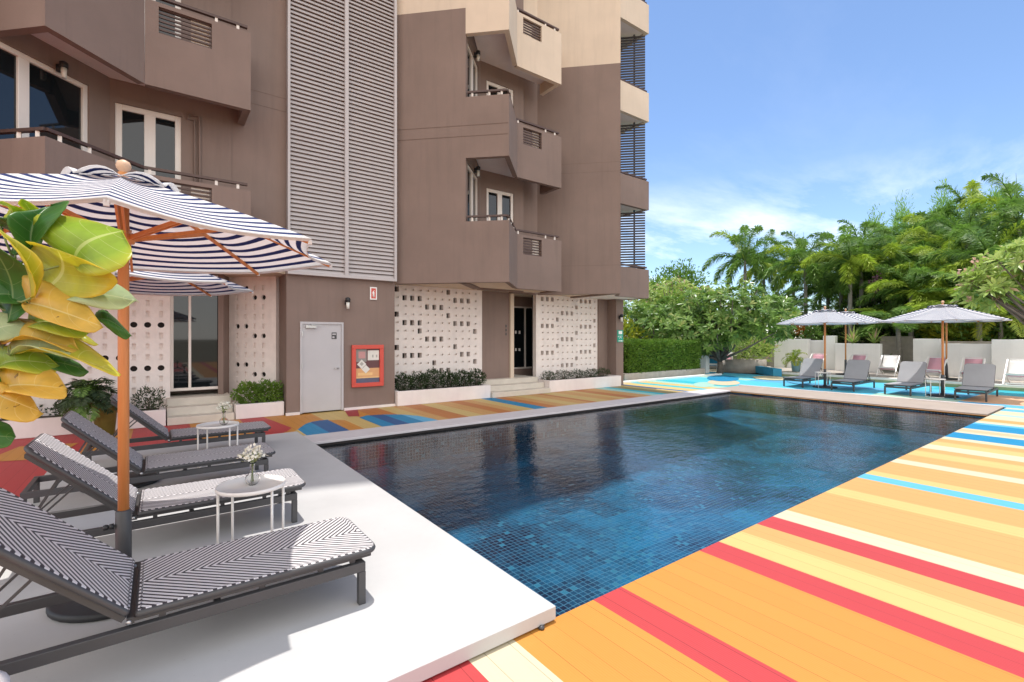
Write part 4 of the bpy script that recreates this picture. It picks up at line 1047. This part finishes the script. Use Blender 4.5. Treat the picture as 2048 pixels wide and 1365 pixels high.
# palm-like frond maker (used for every palm)
def frond(mb,base,dirv,L,droop,nl,ll,rnd,plume=False,m=0,lw=.03):
    d=Vector(dirv).normalized(); p=Vector(base); hz=Vector((d.x,d.y,0)); hz=hz.normalized() if hz.length>.01 else Vector((1,0,0))
    pts=[p.copy()]; dd=d.copy(); n=10
    for i in range(n):
        dd=(dd+Vector((0,0,-droop*(i+1)/n*.38))).normalized(); p=p+dd*L/n; pts.append(p.copy())
    mb.tube(pts,[.022*L/2*(1-.85*i/n)+.003 for i in range(n+1)],5,m,False)
    for i in range(nl):
        f=.10+.90*(i+.5)/nl; q=f*n; a=int(min(q,n-1)); pos=pts[a].lerp(pts[a+1],q-a); t_=(pts[a+1]-pts[a]).normalized()
        s0=t_.cross(Vector((0,0,1))); s0=s0.normalized() if s0.length>.05 else Vector((hz.y,-hz.x,0)); u0=s0.cross(t_)
        l_=ll*(math.sin(math.pi*min(f*.92+.10,1))**.6)*rnd.uniform(.8,1.1)
        for s in(-1,1):
            el=rnd.uniform(-1.2,1.2) if plume else rnd.uniform(-.15,.35)
            v=(s0*s*math.cos(el)+u0*math.sin(el)+t_*.55).normalized(); w_=v.cross(u0 if abs(v.dot(u0))<.9 else s0).normalized()*lw*.5
            tip=pos+v*l_+Vector((0,0,-.22*l_)); mid=pos+v*l_*.5+Vector((0,0,-.02*l_))
            mb.mesh([pos,mid+w_,tip,mid-w_],[(0,1,2,3)],m)
def brush(mb,base,az_,el,L,rnd,m):
    d=Vector((math.cos(az_)*math.cos(el),math.sin(az_)*math.cos(el),math.sin(el))); p=Vector(base); n=12; pts=[p.copy()]; dd=d.copy()
    for i in range(n):
        f=(i+1)/n; dd=(dd+Vector((0,0,-.06-.34*f*f))).normalized(); p=p+dd*L/n; pts.append(p.copy())
    mb.tube(pts,[.03*(1-.8*i/n)+.004 for i in range(n+1)],5,m,False)
    k=230
    for i in range(k):
        f=.14+.86*(i+.5)/k; q=f*n; a=int(min(q,n-1)); pos=pts[a].lerp(pts[a+1],q-a); t_=(pts[a+1]-pts[a]).normalized()
        s0=t_.cross(Vector((.01,.02,1))).normalized(); u0=s0.cross(t_); th=rnd.uniform(0,6.283)
        l_=.50*(math.sin(math.pi*min(f*.90+.10,1))**.55)*rnd.uniform(.75,1.15)
        v=(s0*math.cos(th)*1.15+u0*math.sin(th)*.85+t_*.75).normalized(); w_=v.cross(t_).normalized()*.027
        tip=pos+v*l_+Vector((0,0,-.30*l_)); mid=pos+v*l_*.5
        mb.mesh([pos,mid+w_,tip,mid-w_],[(0,1,2,3)],m)
def make_palm(label,h,L,nf,seed,mats=('lf_palm','lf_palm_y'),plume=True,group=None,name='palm_tree',trunk_r=.11,nl=44,cat='palm',ll=.48,lw=.05,spear=True,off=.62,fox=False):
    rnd=random.Random(seed); e_=empty(name,(0,0,0)); tag(e_,label,cat,group)
    m_=MB(); bend=rnd.uniform(-.25,.25)
    pts=[(bend*(i/6)**2,0,h*i/6) for i in range(7)]; m_.tube(pts,[trunk_r*(1.35 if i==0 else 1-.3*i/6) for i in range(7)],10)
    m_.tube([(bend,0,h-.05),(bend,0,h+off*.5),(bend,0,h+off*1.15)],[trunk_r*.8,trunk_r*.62,trunk_r*.3],8)
    m_.build('trunk',M['palmbark'],e_)
    m_=MB()
    for i in range(nf if fox else 0):
        q=i/(nf-1); brush(m_,(bend,0,h+off),2*math.pi*i*.618+rnd.uniform(-.25,.25),R(76)-R(92)*q**1.15+rnd.uniform(-.1,.1),L*rnd.uniform(.9,1.12)*(1-.18*q),rnd,1 if rnd.random()<.3 else 0)
    for i in range(0 if fox else nf):
        a=2*math.pi*i*.618+rnd.uniform(-.2,.2); el=R(78)-R(88)*(i/nf)**.9+rnd.uniform(-.1,.1)
        d=(math.cos(a)*math.cos(el),math.sin(a)*math.cos(el),math.sin(el))
        frond(m_,(bend,0,h+off),d,L*rnd.uniform(.85,1.12),1.25+rnd.uniform(-.2,.4),nl,ll,rnd,plume,1 if rnd.random()<.25 else 0,lw)
    if spear: m_.tube([(bend,0,h+.6),(bend+.12,0,h+L*.95)],[.03,.006],5)
    m_.build('crown',[M[k] for k in mats],e_)
    return e_
P0=make_palm('x',5.4,2.9,13,1,fox=True)
def pos_at(px,X):
    l=(px-1024)/FP; return X*(FW[1]+RT[1]*l)/(FW[0]+RT[0]*l)
protos=[P0]+[make_palm('x',5.4,2.7,13+i,10+i,fox=True) for i in range(2)]
used=set()
palms=[ # px, crown y, X, variant
 (1491,505,29,0,'foxtail palm farthest left, with a bare spear leaf against the sky'),
 (1540,585,31,1,'shorter foxtail palm just right of the leftmost palm'),
 (1578,600,27,2,'slender low foxtail palm above the left parasol'),
 (1612,512,28,1,'tall foxtail palm with a leaning spear above the left parasols'),
 (1655,560,31,0,'foxtail palm right behind the second spear palm'),
 (1700,505,27,2,'tall foxtail palm with a clear grey trunk above the left parasols'),
 (1742,545,30,0,'foxtail palm over the purple fruit bunch'),
 (1778,480,29,1,'bright foxtail palm rising near the middle of the right palms'),
 (1822,530,27,2,'foxtail palm in the middle of the dense palms'),
 (1852,470,31,0,'yellow topped foxtail palm behind the dense middle palms'),
 (1893,500,28,1,'foxtail palm straight above the right parasol'),
 (1935,450,30,2,'tall foxtail palm right of the right parasol top'),
 (1985,470,27,0,'foxtail palm behind the pale blossom tree'),
 (2040,410,29,1,'tallest foxtail palm at the right edge of the photo'),
 (1800,590,26,0,'low foxtail palm between the two parasol groups'),
 (1958,560,25.9,2,'low foxtail palm just behind the wall on the right'),
 (1870,425,33,2,'high foxtail palm in the back row left of the tallest palms'),
 (1935,400,33,0,'high foxtail palm in the back row above the yellow topped palm'),
 (1985,405,34,2,'high foxtail palm in the back row near the right edge'),
 (1828,455,34,1,'foxtail palm in the back row left of the right parasol'),
 (1725,480,33,2,'back row foxtail palm left of the bright middle palm'),
 (1912,545,26.8,1,'front row foxtail palm right above the right parasol canopy'),
 (2015,520,27.5,2,'front row foxtail palm behind the blossoming tree'),
 (1855,565,28.5,0,'low foxtail palm right above the canopy of the right parasol, left side'),
 (1528,520,32,2,'back foxtail palm overlapping the leftmost palm'),
 (1582,530,32,0,'back foxtail palm filling the gap right of the two leftmost palms'),
 (1640,515,33,2,'back foxtail palm between the two tall palms over the left parasols'),
 (1682,525,30,1,'foxtail palm touching the clear grey trunk palm on its left'),
 (1722,520,28.5,0,'foxtail palm touching the clear grey trunk palm on its right'),
 (1765,545,31,2,'foxtail palm behind the purple fruit bunch, slightly right')]
for px,cy,X,v,lb in palms:
    s=protos[v]
    c=s if v not in used else copy_tree(s); used.add(v)
    Y=pos_at(px,X); t_=X*FW[0]+Y*FW[1]; cy+=((72 if px>1800 else 40) if X>=33 else (20 if px<1760 else 42)); z=H+(HY-cy)/FP*t_
    k=(z-.55)/5.4; c.location=(X,Y,0); c.scale=(1.06,1.06,k); c.rotation_euler=(0,0,random.uniform(0,6.28)); c['label']=lb; c['group']='foxtail palms beyond the garden wall'
# purple fruit bunch on a palm
m_=MB(); rnd=random.Random(8); m_.tube([(0,0,.45),(.03,0,.1),(0,.02,-.4)],.06,6)
for i in range(90):
    p=Vector((rnd.gauss(0,.12),rnd.gauss(0,.12),rnd.gauss(0,.2))); m_.lathe(p,[(0,-.05),(.05,0),(0,.05)],5)
o=m_.build('fruit_bunch',M['fruit'] if 'fruit' in M else pm('purple_fruit',(.10,.035,.06),.5,.2,20)); X=26.6; Y=pos_at(1753,X); o.location=(X,Y,H+(HY-570)/FP*(X*FW[0]+Y*FW[1])); tag(o,'hanging bunch of purple palm fruit above the left parasols','fruit')

def limbs(mb,base,targets,r0,rnd,z_fork=.25):
    base=Vector(base)
    for tg in targets:
        tg=Vector(tg); mid=base.lerp(tg,.5)+Vector((rnd.uniform(-.15,.15),rnd.uniform(-.15,.15),rnd.uniform(-.1,.15)))
        mb.tube([base+Vector((0,0,z_fork*rnd.random())),mid,tg],[r0,r0*.6,r0*.22],7)
def rosette_tree(name,loc,ells,nros,leafL,mat,label,seed,per=11,cat='tree',asp=.30,trunk=.12,group=None,blossom=0):
    rnd=random.Random(seed); e_=empty(name,loc); tag(e_,label,cat,group)
    pts=blob_points(nros,ells,rnd,.72); m_=MB()
    for p,v in pts:
        p=Vector(p); ax=(Vector(v)*.8+Vector((0,0,.75))+Vector((rnd.gauss(0,.25),rnd.gauss(0,.25),0))).normalized()
        t1=ax.cross(Vector((rnd.random(),rnd.random(),.1))).normalized(); t2=ax.cross(t1)
        for i in range(per):
            a=2*math.pi*i/per+rnd.uniform(-.2,.2); el=rnd.uniform(.05,.85); d=(t1*math.cos(a)+t2*math.sin(a))*math.cos(el)+ax*math.sin(el)
            l_=leafL*rnd.uniform(.7,1.15); side=d.cross(ax).normalized()*l_*asp*.5; dn=Vector((0,0,-1))*l_*.12
            m_.mesh([p,p+d*l_*.55+side,p+d*l_+dn,p+d*l_*.55-side],[(0,1,2,3)],0)
    m_.build('crown',M[mat],e_)
    if blossom:
        m_=MB()
        for p,v in rnd.sample(pts,blossom):
            for _ in range(5): cards(m_,[((p[0]+v[0]*.12+rnd.gauss(0,.06),p[1]+v[1]*.12+rnd.gauss(0,.06),p[2]+.12+rnd.gauss(0,.06)),v)],.10,.9,0,rnd)
        m_.build('blossom',M['blush'],e_)
    m_=MB(); fork=(0,0,.55); m_.tube([(0,0,-.02),(.05,.02,.3),fork],[trunk*1.2,trunk,trunk*.85],9)
    limbs(m_,fork,[p for p,v in rnd.sample(pts,min(26,len(pts)))],trunk*.55,rnd); m_.build('trunk',M['bark'],e_)
    return e_
M['blush']=pm('pink_blossom',(.72,.45,.38),.7,.1,10)
def place(px,X,z=0): return (X,pos_at(px,X),z)
# big frangipani right of the hedge
rosette_tree('frangipani_tree',place(1440,21.0),[(0,1.6,3.0,1.5,1.6,1.0),(0,-.6,3.1,1.5,1.7,1.1),(.3,-2.0,2.5,1.3,1.3,1.0),(0,2.9,2.6,1.3,1.3,1.0),(-.5,.4,2.1,1.3,2.2,.8),(-.6,1.8,1.5,.9,1.1,.6),(-.8,.5,1.5,.9,1.2,.55),(-.5,-.7,1.9,.9,1.0,.5)],860,.34,'lf_fran','large round frangipani tree with glossy leaves right of the hedge',5,trunk=.13)
rosette_tree('frangipani_tree',place(1320,19.4),[(0,0,2.3,1.4,1.5,.8),(0,1.5,2.6,1.3,1.3,.8),(-.2,-1.0,2.0,1.1,1.1,.6)],260,.34,'lf_fran','darker frangipani tree behind the clipped hedge by the building corner',6,trunk=.11)
rosette_tree('blossom_tree',place(1345,24.5),[(0,0,4.1,2.0,2.0,1.0),(0,-1.7,3.8,1.5,1.5,.9),(0,2.0,3.7,1.5,1.6,.9)],260,.34,'lf_fran2','flowering tree with pinkish tips rising behind the frangipani',7,trunk=.14,blossom=70)
rosette_tree('frangipani_tree',place(2230,20.0),[(0,1.7,3.7,1.0,1.2,.6),(0,2.3,3.3,.9,.8,.5),(.2,1.1,4.1,1.1,1.0,.45),(0,2.5,2.9,.7,.6,.35)],230,.32,'lf_fran2','pale leaved blossoming tree reaching in from the right edge',8,trunk=.12,blossom=24)
# low growth under and beside
bush('leafy_shrub',place(1240,17.8),[(0,0,1.6,1.0,1.2,1.1),(0,.8,2.2,.9,.9,.7)],1600,.20,'lf_yel','bright yellow green shrub seen under the building corner','shrub',None,.5,70)
bush('leafy_shrub',place(1322,20.6),[(0,0,1.75,.5,.7,.45)],600,.22,'lf_yel','yellow leaved shrub just above the middle of the hedge','shrub',None,.4,71)
bush('leafy_shrub',place(1500,23.8),[(0,0,1.1,.9,1.2,.8),(.2,.8,1.6,.8,.8,.6)],1400,.24,'lf_fran2','pale green long leaved shrub on the low wall under the large frangipani','shrub',None,.25,72,up=.6)
bush('leafy_shrub',place(1440,26.5),[(0,0,1.5,1.2,3.0,1.3),(0,2.8,1.6,1,1.6,1.2)],2600,.22,'lf_mid','dark understorey shrub behind the frangipani trunks','shrub',None,.5,73)
# small pot palm by the blue kerb
def potpalm(loc,h,L,nf,potmat,label,seed,pr_=.16,ph=.38,ll=.24,basket=False):
    e_=make_palm(label,h,L,nf,seed,('lf_palm_y','lf_yel') if not basket else ('lf_dark','lf_mid'),False,None,'potted_palm',.03,22,'potted plant',ll,.028,False,.06); e_.location=loc
    m_=MB(); m_.lathe((0,0,0),[(0,.0),(pr_*.75,.0),(pr_,ph),(pr_*1.05,ph),(pr_*1.05,ph+.03),(pr_*.9,ph+.03),(pr_*.85,ph-.03),(0,ph-.03)],20); m_.build('pot',M[potmat],e_); return e_
potpalm(place(1592,22.6,.17),.50,.62,14,'bluepot','small bright palm in a pale blue pot beside the blue kerb',90,.2,.42)
potpalm((-.72,10.75,0),.62,.55,34,'basket','bushy dark palm in a ribbed yellow green pot left of the orange pole',91,.17,.50,.20,True)
# agaves on the planter wall and wall-top plants
def agave(loc,label,seed,L=.9,n=30):
    rnd=random.Random(seed); e_=empty('agave_plant',loc); tag(e_,label,'plant','spiky agaves on the garden wall'); m_=MB()
    for i in range(n):
        a=i*2.4+rnd.uniform(-.2,.2); el=R(82)-R(70)*(i/n); d=Vector((math.cos(a)*math.cos(el),math.sin(a)*math.cos(el),math.sin(el))); s_=d.cross(Vector((0,0,1))).normalized()*.035; l_=L*rnd.uniform(.7,1.1)
        m_.mesh([s_*.6,-s_*.6,d*l_*.5-s_+Vector((0,0,.03)),d*l_*.5+s_+Vector((0,0,.03)),d*l_+Vector((0,0,-.15*math.cos(el)))],[(0,1,2,3),(3,2,4)],0)
    m_.build('leaves',M['lf_fran2'],e_)
agave(place(1706,25.0,1.42),'left spiky agave on the white planter wall',1); agave(place(1748,25.0,1.42),'right spiky agave on the white planter wall',2)
bush('potted_shrub',place(1625,26.0,1.5),[(0,0,.3,.3,.5,.25),(0,0,.55,.25,.3,.25)],420,.14,'lf_mid','bushy plant in a clay pot on the wall top left of the parasols','potted plant',None,.5,80)
bush('flower_bush',place(1612,26.6,1.2),[(0,.1,.9,.5,.6,.35)],300,.15,'lf_orange','orange flowering bush peeking above the wall under the left parasol','shrub',None,.5,81)
# backdrop trees and shrubs beyond the wall, each its own thing
def broad(px,X,ztop,wy,mat,label,seed,n=2600,size=.32,zb=.3,name='leafy_tree',asp=.35,cat='tree',up=.3):
    if ztop>60: ztop=H+(HY-ztop)/FP*(X*FW[0]+pos_at(px,X)*FW[1])
    rnd=random.Random(seed); h=ztop-zb; el=[]
    for i in range(6):
        el.append((rnd.uniform(-.5,.5),rnd.uniform(-wy*.55,wy*.55),zb+h*(.30+.55*rnd.random()),wy*.55,wy*.6,h*.26))
    el.append((0,0,ztop-h*.22,wy*.45,wy*.45,h*.24))
    loc=place(px,X); e_=empty(name,loc); tag(e_,label,cat,'leafy trees beyond the garden wall' if cat=='tree' else 'shrubs behind the garden wall')
    m_=MB(); cards(m_,blob_points(n,el,rnd,.5),size,asp,0,rnd,up); m_.build('crown' if cat=='tree' else 'foliage',M[mat],e_)
    m_=MB(); m_.tube([(0,0,0),(.1,.05,h*.35),(0,0,ztop-h*.3)],[.14,.10,.03],8); limbs(m_,(.08,.04,h*.3),[(a[0],a[1],a[2]) for a in el],.06,rnd); m_.build('trunk',M['bark'],e_)
    return e_
for a in [(1690,33,545,2.2,'lf_light','bright feathery tree behind the palms over the left parasols',1),(1745,34,425,.8,'lf_light','slim feathery tree top left of the highest palms',2),
          (1800,34,400,.9,'lf_light','feathery pale treetop left of the middle',3),(1893,34,378,.9,'lf_light','tall slim feathery treetop above the right parasol',4),
          (1997,33,365,.9,'lf_light','tallest feathery treetop left of the edge palm',6),(2085,34,430,1.2,'lf_light','feathery tree at the right edge behind the palm',7),
          (1365,38,535,3.0,'lf_mid','distant green tree behind the flowering tree, left',9),(1300,32,560,2.6,'lf_mid','distant green tree seen beside the building corner',10)]:
    broad(a[0],a[1],a[2],a[3],a[4],a[5],100+a[6],8000 if a[4]=='lf_light' else 4000,.24 if a[4]=='lf_light' else .30,.5,asp=.16 if a[4]=='lf_light' else .45,up=.9 if a[4]=='lf_light' else .3)
for i,(px,X,zt,wy,mat,lb) in enumerate([(1560,28.5,2.4,1.4,'lf_mid','dark shrub behind the left end of the garden wall'),(1660,29.5,3.0,1.8,'lf_mid','leafy shrub behind the wall between the left parasol poles'),
          (1735,28.6,3.4,1.8,'lf_dark','dark shrub between the palm trunks behind the agaves'),(1790,29,3.6,1.8,'lf_mid','green shrub behind the grey recessed wall'),(1840,30.5,5.2,2.0,'lf_dark','tall dark shrub between the middle palm trunks'),
          (1880,28,3.2,1.7,'lf_mid','leafy shrub behind the right parasol canopy'),(1925,27.4,2.6,1.5,'lf_yel','bright yellow green shrub above the lower wall panel'),(1965,29.5,5.4,2.2,'lf_dark','tall dark shrub behind the low right palm'),
          (2005,26.8,3.0,1.6,'lf_mid','shrub behind the right wall panel'),(2060,27.5,4.6,2.2,'lf_dark','dark shrub at the right edge behind the wall'),(1900,32,6.4,2.4,'lf_dark','darkest shrub deep behind the right palms'),(1765,33,5.8,2.2,'lf_dark','dark shrub deep behind the fruit bunch')]):
    broad(px,X,zt,wy,mat,lb,200+i,2200,.26,.1,'garden_shrub',.4,'shrub')
# small palms with bright fronds right of the parasol
c=make_palm('low arching palm with yellow green fronds above the right wall panels',1.7,1.7,16,77,('lf_palm_y','lf_yel'),False,None,'palm_tree',.10,26,'palm',.42,.05,False); c.location=place(2000,26.2)
# pale house behind the hedge
hb=empty('garden_house',place(1318,27.0)); tag(hb,'low pale house with a red brown eave half hidden behind the hedge','house')
m_=MB(); m_.box(-1.5,1.5,-1.9,4.0,0,1.9); m_.build('wall',M['white_wall'],hb); m_=MB(); m_.box(-2.0,2.0,-2.3,4.4,1.9,2.05); m_.build('roof',M['brown'],hb)

# ------------------------------------------------------------------ fiddle-leaf fig in the left foreground
def fig():
    e_=empty('fiddle_leaf_fig',(-.62,2.42,.09)); tag(e_,'fiddle leaf fig with huge yellow and green leaves in the left foreground','plant')
    Zs=lambda x,y:(x/2.436,340+y/2.436)
    T0=1.62
    leaves=[ # base, tip, edgeA, edgeB (zoomed pixels, depth offset), material, wave
     ((150,392,.03),(232,160,.10),(112,262,.02),(345,225,.06),'fig_green',.012),
     ((362,450,.00),(572,285,-.02),(268,262,.10),(606,512,-.08),'fig_lime',.012),
     ((200,595,.02),(320,395,-.04),(70,400,.06),(480,560,-.12),'fig_yellow',.014),
     ((135,650,.04),(474,752,-.10),(260,570,.06),(300,770,-.06),'fig_gold',.012),
     ((150,760,.08),(420,770,-.02),(260,700,.12),(300,830,-.02),'fig_lime',.010),
     ((340,628,.06),(638,622,-.02),(470,545,.10),(480,690,.00),'fig_pale',.014),
     ((470,738,.05),(625,785,.0),(545,742,.09),(550,812,.02),'fig_green',.008),
     ((15,852,.05),(368,858,-.06),(215,775,.08),(200,875,-.05),'fig_gold',.012),
     ((60,892,.02),(572,972,-.14),(300,850,.06),(370,965,-.10),'fig_yellow',.012),
     ((50,905,.01),(420,890,-.08),(220,850,.05),(230,925,-.06),'fig_pale',.008),
     ((5,1075,.03),(292,1055,-.08),(150,955,.06),(190,1125,-.08),'fig_gold',.012),
     ((-20,1085,.03),(172,1172,-.08),(70,1060,.02),(40,1215,-.06),'fig_gold',.014),
     ((38,745,.02),(-10,360,.0),(-110,560,.03),(92,540,-.02),'fig_green',.012),
     ((150,625,-.02),(0,268,-.10),(50,440,-.09),(112,440,-.05),'fig_yellow',.010),
     ((0,265,.06),(40,148,.0),(-35,200,.04),(66,215,.02),'fig_lime',.006),
     ((75,415,.05),(25,232,.02),(-20,310,.06),(128,305,.02),'fig_green',.010),
     ((98,305,.09),(142,150,.08),(84,225,.09),(158,225,.08),'fig_lime',.006),
     ((-40,830,.04),(85,742,.02),(-10,720,.05),(30,850,.0),'fig_pale',.010),
     ((-10,965,.05),(255,935,.0),(110,888,.08),(130,1010,-.01),'fig_lime',.010),
     ((200,950,.08),(402,962,.03),(300,925,.10),(300,1008,.04),'fig_green',.008),
     ((-70,1300,.0),(38,1300,-.06),(-15,1222,.02),(-10,1368,-.05),'fig_green',.008),
     ((-40,640,.08),(120,610,.05),(40,560,.1),(40,680,.03),'fig_green',.010),
     ((360,830,.10),(450,832,.06),(400,812,.10),(405,850,.06),'fig_yellow',.006),
     ((-120,1000,.1),(60,990,.05),(-30,930,.1),(-20,1050,.04),'fig_green',.01),
    ]
    tr=[(-.62,2.42,.42)]+[tuple(at(*Zs(a,b),T0+d)) for a,b,d in ((-190,1100,.06),(-60,960,.05),(35,800,.06),(70,640,.05),(95,500,.06),(60,420,.07))]
    spine=[Vector(p) for p in tr]
    m_=MB(); m_.tube([(p-Vector((-.62,2.42,.09))) for p in spine],[.020,.017,.014,.011,.009,.007,.004],10); m_.build('trunk',M['bark'],e_)
    rnd=random.Random(2)
    O=Vector((-.62,2.42,.09))
    for b,t_,ea,eb,mt,wv in leaves:
        B_=at(*Zs(b[0],b[1]),T0+b[2]); Tp=at(*Zs(t_[0],t_[1]),T0+t_[2]); A_=at(*Zs(ea[0],ea[1]),T0+ea[2]); E_=at(*Zs(eb[0],eb[1]),T0+eb[2])
        mid=B_.lerp(Tp,.56); va=(A_-mid)*1.04; ve=(E_-mid)*1.04; nrm=(Tp-B_).cross(E_-A_).normalized()
        if nrm.z<0: nrm=-nrm
        ns,nv=22,14; vs=[];uv=[]; ph=rnd.uniform(0,6)
        for i in range(ns+1):
            s_=i/ns; c_=B_.lerp(Tp,s_)+nrm*(.028*math.sin(math.pi*s_)-.02*s_*s_)
            w0=(max(0,1-abs(2*s_-1)**2.8)**.5)*(.80+.34*s_)
            w0=max(w0,.012)
            for j in range(nv+1):
                v=-1+2*j/nv; side=va if v<0 else ve; a=abs(v)
                p=c_+side*w0*a*(1+.025*math.sin(6*s_+ph)*a)
                p+=nrm*(wv*a*a*math.sin(s_*7.5+ph+1.5*v)*.9 + .050*a*(1-.45*a)*math.sin(math.pi*min(1,s_+.08)) + .0012*math.sin(s_*41)*a)
                vs.append(p-O); uv.append((s_,v))
        m_=MB(); m_.mesh(vs,[(i*(nv+1)+j,(i+1)*(nv+1)+j,(i+1)*(nv+1)+j+1,i*(nv+1)+j+1) for i in range(ns) for j in range(nv)],0,True,uv)
        lo=m_.build('leaf',M[mt],e_); k=lo.modifiers.new('t','SOLIDIFY'); k.thickness=.0012
        # leaf stalk to the nearest point of the trunk
        best=min(((spine[i].lerp(spine[i+1],f/6)) for i in range(1,len(spine)-1) for f in range(7)),key=lambda q:(q-B_).length)
        if (best-B_).length>.01:
            g=MB(); g.tube([best-O,best.lerp(B_,.5)-O+Vector((0,0,-.008)),B_-O],[.0045,.0035,.003],6); g.build('stalk',M['stem'],lo)
    m_=MB(); m_.lathe((0,0,0),[(0,0),(.14,0),(.19,.34),(.20,.36),(.17,.36),(.165,.32),(0,.32)],24); m_.build('pot',M['planter'],e_)
fig()
# tiny drain fitting on the deck by the platform corner
m_=MB(); m_.lathe((0,0,0),[(0,.004),(.018,.004),(.016,.016),(.006,.022),(0,.022)],10); m_.bar((-.02,0,.012),(.03,.01,.010),.008,.006)
o=m_.build('deck_fitting',M['charcoal']); q=gnd(1082,1258); o.location=(q.x,q.y-.005,0.0); tag(o,'tiny dull metal fitting on the deck by the platform corner','fitting')

# ------------------------------------------------------------------ sky, sun, camera
TX,TY=.085,.155    # sun slant (run per metre of height) in x and y
sun_dir=Vector((TX,TY,1)).normalized(); elev=math.asin(sun_dir.z); az=math.atan2(sun_dir.x,sun_dir.y)
W=D.worlds.new('World'); SC.world=W; W.use_nodes=True; n=W.node_tree.nodes; l=W.node_tree.links
bg=n['Background']; sky=n.new('ShaderNodeTexSky'); sky.sky_type='NISHITA'; sky.sun_disc=False; sky.sun_elevation=elev; sky.sun_rotation=az
sky.air_density=.85; sky.dust_density=.2; sky.ozone_density=3.5
tc=n.new('ShaderNodeTexCoord'); sp=n.new('ShaderNodeSeparateXYZ'); l.new(tc.outputs['Generated'],sp.inputs[0])
def wm(op,a,b=0):
    k=n.new('ShaderNodeMath'); k.operation=op
    for i,x in enumerate((a,b)):
        if isinstance(x,bpy.types.NodeSocket): l.new(x,k.inputs[i])
        else: k.inputs[i].default_value=x
    return k.outputs[0]
zz=wm('MAXIMUM',sp.outputs[2],.03); dv=wm('ADD',zz,.12)
cb=n.new('ShaderNodeCombineXYZ'); l.new(wm('DIVIDE',sp.outputs[0],dv),cb.inputs[0]); l.new(wm('DIVIDE',sp.outputs[1],dv),cb.inputs[1])
mp=n.new('ShaderNodeMapping'); mp.inputs['Scale'].default_value=(.55,1.1,1); mp.inputs['Location'].default_value=(.15,1.45,0); l.new(cb.outputs[0],mp.inputs[0])
nz=n.new('ShaderNodeTexNoise'); nz.inputs['Scale'].default_value=1.05; nz.inputs['Detail'].default_value=9; nz.inputs['Roughness'].default_value=.62; nz.inputs['Distortion'].default_value=.35; l.new(mp.outputs[0],nz.inputs['Vector'])
mr=n.new('ShaderNodeMapRange'); mr.inputs[1].default_value=.50; mr.inputs[2].default_value=.72; l.new(nz.outputs['Fac'],mr.inputs[0])
mx=n.new('ShaderNodeMix'); mx.data_type='RGBA'; band=n.new('ShaderNodeMapRange'); band.inputs[1].default_value=.14; band.inputs[2].default_value=.30; band.inputs[3].default_value=1; band.inputs[4].default_value=.05; l.new(sp.outputs[2],band.inputs[0])
# unseen white cloud cover added behind the camera to lift and warm the shade
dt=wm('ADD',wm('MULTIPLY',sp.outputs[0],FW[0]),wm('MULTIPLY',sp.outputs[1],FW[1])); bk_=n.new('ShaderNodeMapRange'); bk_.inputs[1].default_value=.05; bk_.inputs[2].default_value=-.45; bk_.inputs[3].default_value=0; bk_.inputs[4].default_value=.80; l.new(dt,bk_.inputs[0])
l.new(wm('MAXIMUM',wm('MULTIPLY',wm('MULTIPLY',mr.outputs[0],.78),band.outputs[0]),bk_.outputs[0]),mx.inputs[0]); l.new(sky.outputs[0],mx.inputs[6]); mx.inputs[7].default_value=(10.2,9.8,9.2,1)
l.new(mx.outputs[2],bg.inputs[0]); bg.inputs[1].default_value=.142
sl=D.lights.new('sun','SUN'); sl.energy=2.7; sl.angle=R(.53); sl.color=(1,.965,.91); so=D.objects.new('sun',sl); COL.objects.link(so); so.rotation_euler=sun_dir.to_track_quat('Z','Y').to_euler(); so.location=(0,0,40)
cam=D.cameras.new('camera'); co=D.objects.new('camera',cam); COL.objects.link(co); SC.camera=co
cam.sensor_width=36; cam.lens=36*FP/2048; cam.shift_y=-(682.5-HY)/2048; cam.clip_start=.05; cam.clip_end=2000
co.location=(0,0,H); co.rotation_euler=(R(90),0,CA-R(90))
SC.view_settings.view_transform='Standard'; SC.view_settings.look='None'; SC.view_settings.gamma=1; SC.view_settings.exposure=.65
SC.render.engine='CYCLES'; SC.cycles.max_bounces=8; SC.cycles.transparent_max_bounces=12
